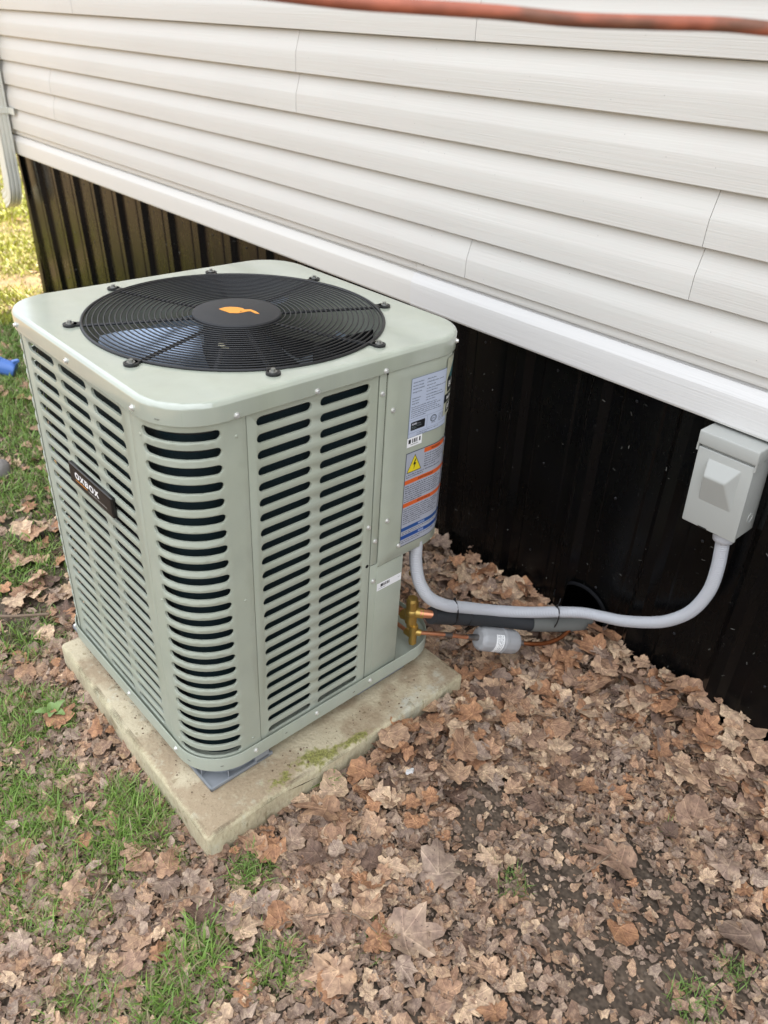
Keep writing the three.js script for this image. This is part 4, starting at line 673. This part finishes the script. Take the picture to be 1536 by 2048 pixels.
function leafGeo(seed, n, rings, kind) {
  const r = rng(seed), base = kind === 'maple' ? 0.40 + r() * 0.2 : 0.34, P = [0, 0, 0], U = [0.5, 0.225], I = []; const curl = 0.2 + r() * r() * 1.2, ph = r() * 6.28, fold = (r() - 0.35) * 0.6, twist = (r() - 0.5) * 0.7, cup = (r() - 0.3) * 0.5, asp = 0.72 + r() * 0.3, sharp = kind === 'maple' ? 1 : 0.2;
  const jig = lobes.map(() => [(r() - 0.5) * 0.2, 0.85 + r() * 0.3]); const cut = kind === 'scrap' ? 0.5 + r() * 0.6 : 0; const cutA = r() * 6.28; const jw = Array.from({ length: n }, () => r());
  const lobeJ = [0, 1, 2].map(() => 0.82 + r() * 0.34), wide = 0.75 + r() * 0.5, torn = kind === 'maple' && r() < 0.35 ? r() * 6.28 : null;
  const rad = (a, i) => {                                     // outline: three pairs of toothed lobes with open bays between them
    let m; const b = Math.min(a, Math.PI * 2 - a);
    if (kind === 'maple') { const T = LEAF_EDGE; let k = 0; while (k < T.length - 2 && T[k + 1][0] < b) k++; const f = clamp((b - T[k][0]) / (T[k + 1][0] - T[k][0])); const L = lobeJ[b < 0.38 ? 0 : b < 1.15 ? 1 : 2]; m = mix(T[k][1], T[k + 1][1], f); m = 0.5 + (m - 0.5) * (m > 0.5 ? L * 1.1 : 1) + (wide - 1) * 0.3 * (1 - m); m *= 0.90 + jw[i] * 0.2; }
    else if (kind === 'oval') m = (0.34 + 0.62 * Math.pow(Math.abs(Math.cos(a / 2)), 1.6)) * (0.9 + jw[i] * 0.2);
    else m = 0.75 * (0.75 + jw[i] * 0.5);
    if (cut) { const d = Math.cos(a - cutA); m = Math.min(m, d > 0 ? (0.25 + jw[i] * 0.25) / Math.max(0.2, d) * (1.3 - cut) : m); }
    if (torn !== null) { const d = Math.cos(a - torn); if (d > 0.45) m = Math.min(m, (0.30 + jw[i] * 0.22) / d); }
    return m;
  };
  const warp = (x, y) => { const q = x * x + (y - 0.1) * (y - 0.1); return curl * q * Math.cos(2 * Math.atan2(x, y) + ph) * 0.8 + fold * Math.abs(x) * 0.55 + twist * x * y * 0.6 + cup * q * 0.5 + 0.22 * (vnoise(x * 3.5 + seed, y * 3.5, seed) - 0.5) + 0.12 * (vnoise(x * 8 + seed, y * 8, seed + 1) - 0.5); };
  for (let k = 1; k <= rings; k++) { const m = k === rings ? n : Math.max(6, n / 2); for (let i = 0; i < m; i++) { const ii = k === rings ? i : i * Math.round(n / m); const a = i / m * Math.PI * 2, R = rad(a, ii) * (k / rings) * (k === rings ? 1 : 0.95); const x = Math.sin(a) * R * asp, y = Math.cos(a) * R; P.push(x, y, warp(x, y)); U.push(0.5 + x * 0.48, 0.225 + y * 0.5); } }
  const m1 = rings > 1 ? Math.max(6, n / 2) : n; for (let i = 0; i < m1; i++) I.push(0, 1 + (i + 1) % m1, 1 + i);
  if (rings > 1) { const b = 1 + m1, ratio = n / m1; for (let i = 0; i < m1; i++) { const i2 = (i + 1) % m1; if (ratio === 2) { const o = b + 2 * i, o1 = b + 2 * i + 1, o2 = b + (2 * i + 2) % n; I.push(1 + i, o1, o, 1 + i, 1 + i2, o1, 1 + i2, o2, o1); } else { I.push(1 + i, b + (i + 1) % n, b + i, 1 + i, 1 + i2, b + (i + 1) % n); } } }
  const g = new THREE.BufferGeometry(); const V = []; for (let i = 0; i < P.length; i += 3) V.push(P[i] * 0.5, P[i + 2] * 0.5, -(P[i + 1] - 0.3) * 0.5); g.setAttribute('position', new THREE.Float32BufferAttribute(V, 3)); g.setAttribute('uv', new THREE.Float32BufferAttribute(U, 2)); g.setIndex(I); g.computeVertexNormals(); return g;
}
const leafTones = [[0.37, 0.24, 0.155], [0.32, 0.22, 0.155], [0.25, 0.17, 0.12], [0.44, 0.31, 0.21], [0.36, 0.275, 0.21], [0.38, 0.215, 0.12], [0.27, 0.205, 0.16], [0.52, 0.40, 0.28], [0.37, 0.295, 0.235], [0.16, 0.108, 0.08]];
const leafMat = (c) => { const m = std({ map: leafTex, bumpMap: leafBump, bumpScale: 0.0022, roughness: 0.78, side: THREE.DoubleSide }); m.color.setRGB(c[0] * 1.6, c[1] * 1.54, c[2] * 1.52); return m; };
const leafMats = leafTones.map(leafMat);
const inPad = (x, z, m = 0) => { const [t, n] = toWall(x, z); return t > PAD.x0 - m && t < PAD.x1 + m && n > PAD.n0 - m && n < PAD.n1 + m; };
const onPadEdge = (x, z) => inPad(x, z, 0);
const camP = camera.position.clone(); camera.updateMatrixWorld(true); camera.updateProjectionMatrix();
const inView = (x, y, z, m = 1.06) => { const v = new THREE.Vector3(x, y, z).project(camera); return Math.abs(v.x) < m && Math.abs(v.y) < m && v.z < 1; };
// thickness of litter
function litter(x, z) {
  const [t, n] = toWall(x, z); let d = 0.55 + 0.5 * (fbm(x * 3.2 + 4, z * 3.2, 501, 3) - 0.5) * 2;
  const bare = (Math.exp(-(Math.pow((x - 0.60) / 0.24, 2) + Math.pow((z + 0.46) / 0.14, 2))) + 0.8 * Math.exp(-(Math.pow((x - 0.74) / 0.16, 2) + Math.pow((z + 0.33) / 0.12, 2))) + 0.6 * Math.exp(-(Math.pow((x - 0.36) / 0.09, 2) + Math.pow((z + 0.46) / 0.08, 2))) + 0.07) * (0.35 + 1.0 * smooth(0.40, 0.64, fbm(x * 9, z * 9, 521, 3))); d -= 0.95 * bare; d += heap(x, z) * 22; d += 0.6 * smooth(-0.82, -0.98, n) * smooth(-1.7, -0.6, t);
  d += 0.4 * Math.exp(-Math.pow((t + 0.68) / 0.12, 2)) * smooth(0.2, 0.0, n); d *= 1 - 0.72 * grassAt(x, z); if (x < -3) d *= 0.6; return clamp(d, 0.02, 1.5);
}
{
  const r = rng(2024), big = [];
  const bigG = [1, 2, 3, 4, 5, 6, 7, 8, 9, 10, 11, 12].map((s) => leafGeo(s * 7 + 1, 32, 2, s % 4 === 3 ? 'oval' : 'maple'));
  const scrapG = [1, 2, 3, 4, 5, 6, 7, 8, 9, 10].map((s) => leafGeo(s * 13 + 2, 14, 2, 'scrap'));
  const sm = new THREE.Object3D();
  const spots = [];
  // chosen large leaves seen one by one in the photograph: x, z, size, tone, turn, tilt
  const hero = [[0.385, -0.275, 0.150, 8, 0.8, 0.05], [0.405, 0.02, 0.135, 3, 2.6, 0.08], [0.455, -0.145, 0.155, 4, -0.6, 0.06], [0.333, -0.128, 0.085, 0, 1.3, 0.1], [0.145, -0.165, 0.125, 0, 2.2, 0.35], [0.228, -0.295, 0.06, 7, 0.4, 0.25], [0.60, -0.55, 0.14, 1, 1.9, 0.2], [0.44, -0.36, 0.075, 7, 2.4, 0.1], [0.16, -0.10, 0.10, 4, 0.3, 0.2], [-0.345, 0.075, 0.075, 5, 1.1, 1.0], [-0.43, 0.12, 0.10, 5, 0.5, 0.3], [0.24, -0.50, 0.12, 0, 0.9, 0.7], [0.19, -0.56, 0.11, 5, 2.1, 0.9], [0.27, -0.44, 0.10, 3, 1.4, 0.6], [0.62, -0.88, 0.13, 3, 0.2, 0.3], [0.50, -0.98, 0.12, 0, 1.8, 0.5], [0.40, -0.95, 0.14, 7, 2.8, 0.4], [0.56, -1.00, 0.10, 5, 0.7, 0.9], [0.30, -0.92, 0.13, 0, 1.0, 0.5], [0.10, -0.74, 0.10, 5, 0.5, 0.6], [0.14, -0.70, 0.09, 3, 2.0, 0.5], [0.66, -0.78, 0.12, 1, 0.3, 0.1], [0.75, -0.72, 0.11, 4, 1.7, 0.1], [0.85, -0.60, 0.12, 6, 2.4, 0.15], [0.05, 0.12, 0.085, 0, 0.9, 0.2], [-0.02, 0.16, 0.07, 3, 2.9, 0.2], [0.20, 0.06, 0.08, 7, 0.2, 0.1], [0.27, 0.02, 0.08, 5, 1.2, 0.1], [0.12, -0.02, 0.09, 0, 1.9, 0.4], [0.62, -0.22, 0.06, 7, 0.9, 0.1], [0.55, -0.02, 0.07, 3, 0.5, 0.1], [0.78, -0.18, 0.07, 7, 1.9, 0.1]];
  for (const [x, z, s, tone, a, tilt] of hero) spots.push({ x, z, s, tone, a, tilt, lift: 0.014 + tilt * s * 0.35 + heap(x, z) * 0.8, hero: true });
  const put = (x0, x1, z0, z1, n, smin, smax) => {
    for (let k = 0; k < n; k++) {
      const x = mix(x0, x1, r()), z = mix(z0, z1, r()); const [t, nn] = toWall(x, z); if (nn < -1.085 && t > LEFT_END - 0.05) continue; if (inPad(x, z, 0.004)) continue; const L = litter(x, z); if (r() > L) continue;
      const pile = clamp(heap(x, z) / 0.03); const s = mix(smin, smax, Math.pow(r(), 1.7)) * (1 + 0.25 * pile); const lay = r();
      spots.push({ x, z, s, tone: (r() < 0.35 * (1 + pile) ? [0, 3, 5, 7][(r() * 4) | 0] : (r() * 10) | 0), a: r() * 6.28, tilt: Math.pow(r(), 1.8) * (0.7 + 0.9 * pile), lift: 0.004 + lay * (0.012 + 0.034 * L * (0.35 + pile)) });
    }
  };
  put(-0.75, 1.15, -1.1, 0.62, 3300, 0.028, 0.092); put(-0.2, 0.5, -1.09, -0.64, 380, 0.045, 0.105); put(0.05, 0.36, -0.68, 0.05, 300, 0.045, 0.095); put(0.2, 0.95, -1.09, -0.85, 380, 0.045, 0.11); put(-3.2, -0.6, -1.1, 0.5, 2600, 0.05, 0.11); put(-9, -3.0, -4.5, 0.5, 2600, 0.06, 0.12);
  for (const p of spots) { p.y = groundY(p.x, p.z) + p.lift; p.d = camP.distanceTo(new THREE.Vector3(p.x, p.y, p.z)); p.view = inView(p.x, p.y, p.z); p.rank = (p.hero ? 10 : 0) + (p.view ? p.s / p.d : 0); }
  spots.sort((a, b) => b.rank - a.rank);
  const tone = new THREE.Color(); const rest = spots.slice(300);
  const orient = (o, p) => { o.position.set(p.x, p.y, p.z); o.rotation.set(0, 0, 0); o.rotation.order = 'YXZ'; o.rotation.y = p.a; o.rotation.x = (hash(p.x * 1e4, p.z * 1e4, 1) - 0.5) * 2 * p.tilt; o.rotation.z = (hash(p.x * 1e4, p.z * 1e4, 2) - 0.5) * 1.6 * p.tilt; o.scale.setScalar(p.s); o.updateMatrix(); };
  spots.slice(0, 300).forEach((p, i) => { const m = mesh('leaf', bigG[(hash(i, 7, 3) * 12) | 0], leafMats[p.tone], ground); orient(m, p); });
  // remaining whole leaves: one instanced mesh per shape, gathered under one part
  const lit = new THREE.Group(); lit.name = 'leaf_litter'; lit.userData.kind = 'stuff'; ground.add(lit);
  const wm2 = std({ map: leafTex, bumpMap: leafBump, bumpScale: 0.0022, roughness: 0.8, side: THREE.DoubleSide });
  const inst = (geos, list, nm, tones) => geos.forEach((g, gi) => {
    const mine = list.filter((_, i) => i % geos.length === gi); const im = new THREE.InstancedMesh(g, wm2, mine.length); im.name = nm; im.castShadow = im.receiveShadow = true; im.userData.kind = 'stuff';
    mine.forEach((p, i) => { orient(sm, p); im.setMatrixAt(i, sm.matrix); const c = leafTones[p.tone], k = 0.8 + hash(i, gi, 5) * 0.4; tone.setRGB(c[0] * k * 1.6, c[1] * k * 1.55, c[2] * k * 1.53); im.setColorAt(i, tone); }); lit.add(im);
  });
  const fineG = [1, 2, 3, 4, 5, 6, 7, 8, 9, 10].map((s) => leafGeo(s * 17 + 3, 48, 2, s % 5 === 4 ? 'oval' : 'maple'));
  inst(fineG, rest, 'whole_leaves');
  const sc = []; const put2 = (x0, x1, z0, z1, n, s0, s1, floor = 0.10) => { for (let k = 0; k < n; k++) { const x = mix(x0, x1, r()), z = mix(z0, z1, r()); const [t, nn] = toWall(x, z); if ((nn < -1.085 && t > LEFT_END) || inPad(x, z, 0.002)) continue; if (r() > floor + litter(x, z) * 1.25) continue; sc.push({ x, z, y: groundY(x, z) + 0.002 + r() * 0.010 + heap(x, z) * 0.3 * r(), s: mix(s0, s1, Math.pow(r(), 2.4)), a: r() * 6.28, tilt: r() * r() * 1.3, tone: [0, 1, 2, 3, 4, 4, 6, 6, 7, 8][(r() * 10) | 0] }); } };
  put2(-0.7, 1.15, -1.1, 0.62, 74000, 0.010, 0.050); put2(-0.3, 1.15, -1.1, 0.62, 20000, 0.003, 0.014, 0.4); put2(-3.6, -0.6, -1.1, 0.4, 9000, 0.012, 0.045);
  inst(scrapG, sc, 'leaf_scraps');
}
// ---------------------------------------------------------------- grass
function bladeGeo(seed) {
  const r = rng(seed), bendA = 0.35 + r() * 0.9, P = [], U = [], I = [], N = 4; for (let k = 0; k <= N; k++) { const t = k / N, w = (1 - t * t) * 0.034 + 0.002, a = bendA * t, y = Math.sin(Math.min(a, 1.5)) / bendA * 1.0 * (a ? 1 : 1), x = (1 - Math.cos(a)) / bendA; P.push(-w, a ? y : 0, x * 1.0, w, a ? y : 0, x * 1.0); U.push(0, t, 1, t); }
  for (let k = 0; k < N; k++) { const a = 2 * k; I.push(a, a + 1, a + 2, a + 1, a + 3, a + 2); } const g = new THREE.BufferGeometry(); g.setAttribute('position', new THREE.Float32BufferAttribute(P, 3)); g.setAttribute('uv', new THREE.Float32BufferAttribute(U, 2)); g.setIndex(I); g.computeVertexNormals(); return g;
}
const bladeM = phys({ color: 0xffffff, roughness: 0.55, side: THREE.DoubleSide, transmission: 0.0 });
const bladeGs = [1, 2, 3, 4].map(bladeGeo);
function blades(list, name, parent) {
  const o = new THREE.Object3D(), c = new THREE.Color(); const out = [];
  bladeGs.forEach((g, gi) => { const mine = list.filter((_, i) => i % 4 === gi); if (!mine.length) return; const im = new THREE.InstancedMesh(g, bladeM, mine.length); im.name = name; im.castShadow = im.receiveShadow = true; im.userData.kind = 'stuff'; mine.forEach((b, i) => { o.position.set(b.x, b.y, b.z); o.rotation.order = 'YXZ'; o.rotation.set(b.lean, b.a, b.roll); o.scale.set(b.h * b.w, b.h, b.h); o.updateMatrix(); im.setMatrixAt(i, o.matrix); c.setRGB(...b.c); im.setColorAt(i, c); }); parent.add(im); out.push(im); });
  return out;
}
{
  const r = rng(555), L = []; const G = new THREE.Group(); G.name = 'grass'; tag(G, 'thin green grass growing through the dead leaves', 'grass', null, 'stuff'); scene.add(G);
  const add = (x0, x1, z0, z1, n, h0, h1, thick) => { for (let k = 0; k < n; k++) { const x = mix(x0, x1, r()), z = mix(z0, z1, r()); const [t, nn] = toWall(x, z); if (inPad(x, z, 0.003) || (nn < -1.07 && t > LEFT_END)) continue; const g = grassAt(x, z); if (r() > g) continue; const dry = r() < 0.22, f = r(); L.push({ x, z, y: groundY(x, z) - 0.004, h: mix(h0, h1, r() * r()) * (0.6 + 0.5 * g), w: thick * (0.7 + r() * 0.7), a: r() * 6.28, lean: (r() - 0.35) * 1.1, roll: (r() - 0.5) * 0.7, c: dry ? [0.30, 0.25, 0.13] : (x < -3.2 ? [mix(0.24, 0.34, f), mix(0.27, 0.36, f), 0.010] : [mix(0.13, 0.23, f), mix(0.23, 0.35, f), mix(0.04, 0.065, f)]) }); } };
  add(-0.7, 0.45, -0.05, 0.55, 100000, 0.018, 0.060, 0.85); add(-3.4, -0.7, -1.0, 0.45, 95000, 0.025, 0.06, 1.3); add(-6, -3.2, -2.6, 0.3, 60000, 0.03, 0.06, 2.2); add(-11, -5.5, -5, -0.5, 50000, 0.04, 0.08, 3.5);
  blades(L, 'grass_blades', G);
}
{ // separate little tufts
  const tuft = (x, z, n, R, h, label, seed) => { const r = rng(seed), y = groundY(x, z) + heap(x, z) * 0.5; const t = thing('grass_tuft', label, 'grass tuft', [x, y, z], 0, 'small grass tufts standing in the leaves'); const gs = []; for (let k = 0; k < n; k++) { const a = r() * 6.28, q = Math.pow(r(), 0.6) * R * 1.25, g = bladeGs[k % 4].clone(); const H = h * (0.55 + r() * 0.6); g.scale(H * 0.85, H, H); g.rotateZ((r() - 0.5) * 0.9); g.rotateX((r() - 0.3) * 1.0); g.rotateY(r() * 6.28); g.translate(Math.sin(a) * q, 0, Math.cos(a) * q); gs.push(g); } mesh('blades', gs, std({ color: new THREE.Color().setRGB(0.15, 0.24, 0.05), roughness: 0.6, side: THREE.DoubleSide }), t); };
  tuft(0.505, -0.352, 130, 0.030, 0.030, 'small bright grass tuft alone on the bare soil, right of the largest pale leaf', 1); tuft(0.093, -0.230, 40, 0.010, 0.055, 'upright grass tuft against the side of the concrete slab', 2); tuft(0.421, -0.090, 100, 0.026, 0.030, 'grass tuft beside the pale stem and tan leaves in the foreground', 3); tuft(0.852, -0.420, 150, 0.035, 0.036, 'grass tuft at the lower right near the bottom edge', 4); tuft(0.872, -0.527, 90, 0.026, 0.030, 'grass tuft at the lower right under a long leaf', 5); tuft(0.634, -0.708, 24, 0.014, 0.034, 'sparse grass tuft in the leaves in front of the black skirting', 6); tuft(0.150, 0.010, 110, 0.030, 0.045, 'grass tuft just right of the near slab corner', 7);
}
{ // broad-leaved weed by the slab
  const w = thing('green_weed', 'small broad leaved green weed in the leaves left of the concrete slab', 'weed', [-0.453, groundY(-0.453, 0.131) + 0.012, 0.131]); const m = std({ roughness: 0.5, side: THREE.DoubleSide }); m.color.setRGB(0.17, 0.26, 0.07);
  [[0.2, 0.055, 0.5], [1.4, 0.045, 0.4], [2.7, 0.06, 0.35], [4.0, 0.04, 0.5], [5.2, 0.05, 0.3]].forEach(([a, L, up]) => { const g = new THREE.PlaneGeometry(0.015, L *= 0.72, 4, 8); const p = g.attributes.position; for (let i = 0; i < p.count; i++) { const t = (p.getY(i) + L / 2) / L; p.setX(i, p.getX(i) * (0.35 + 1.1 * Math.sin(Math.PI * Math.min(1, t * 0.9 + 0.12)))); p.setZ(i, 0.012 * Math.sin(t * 2.6) - Math.abs(p.getX(i)) * -0.3); p.setY(i, t * L); } g.rotateX(-Math.PI / 2 + up); g.rotateY(a); g.computeVertexNormals(); mesh('leaf_blade', g, m, w); });
}
renderer.render(scene, camera);
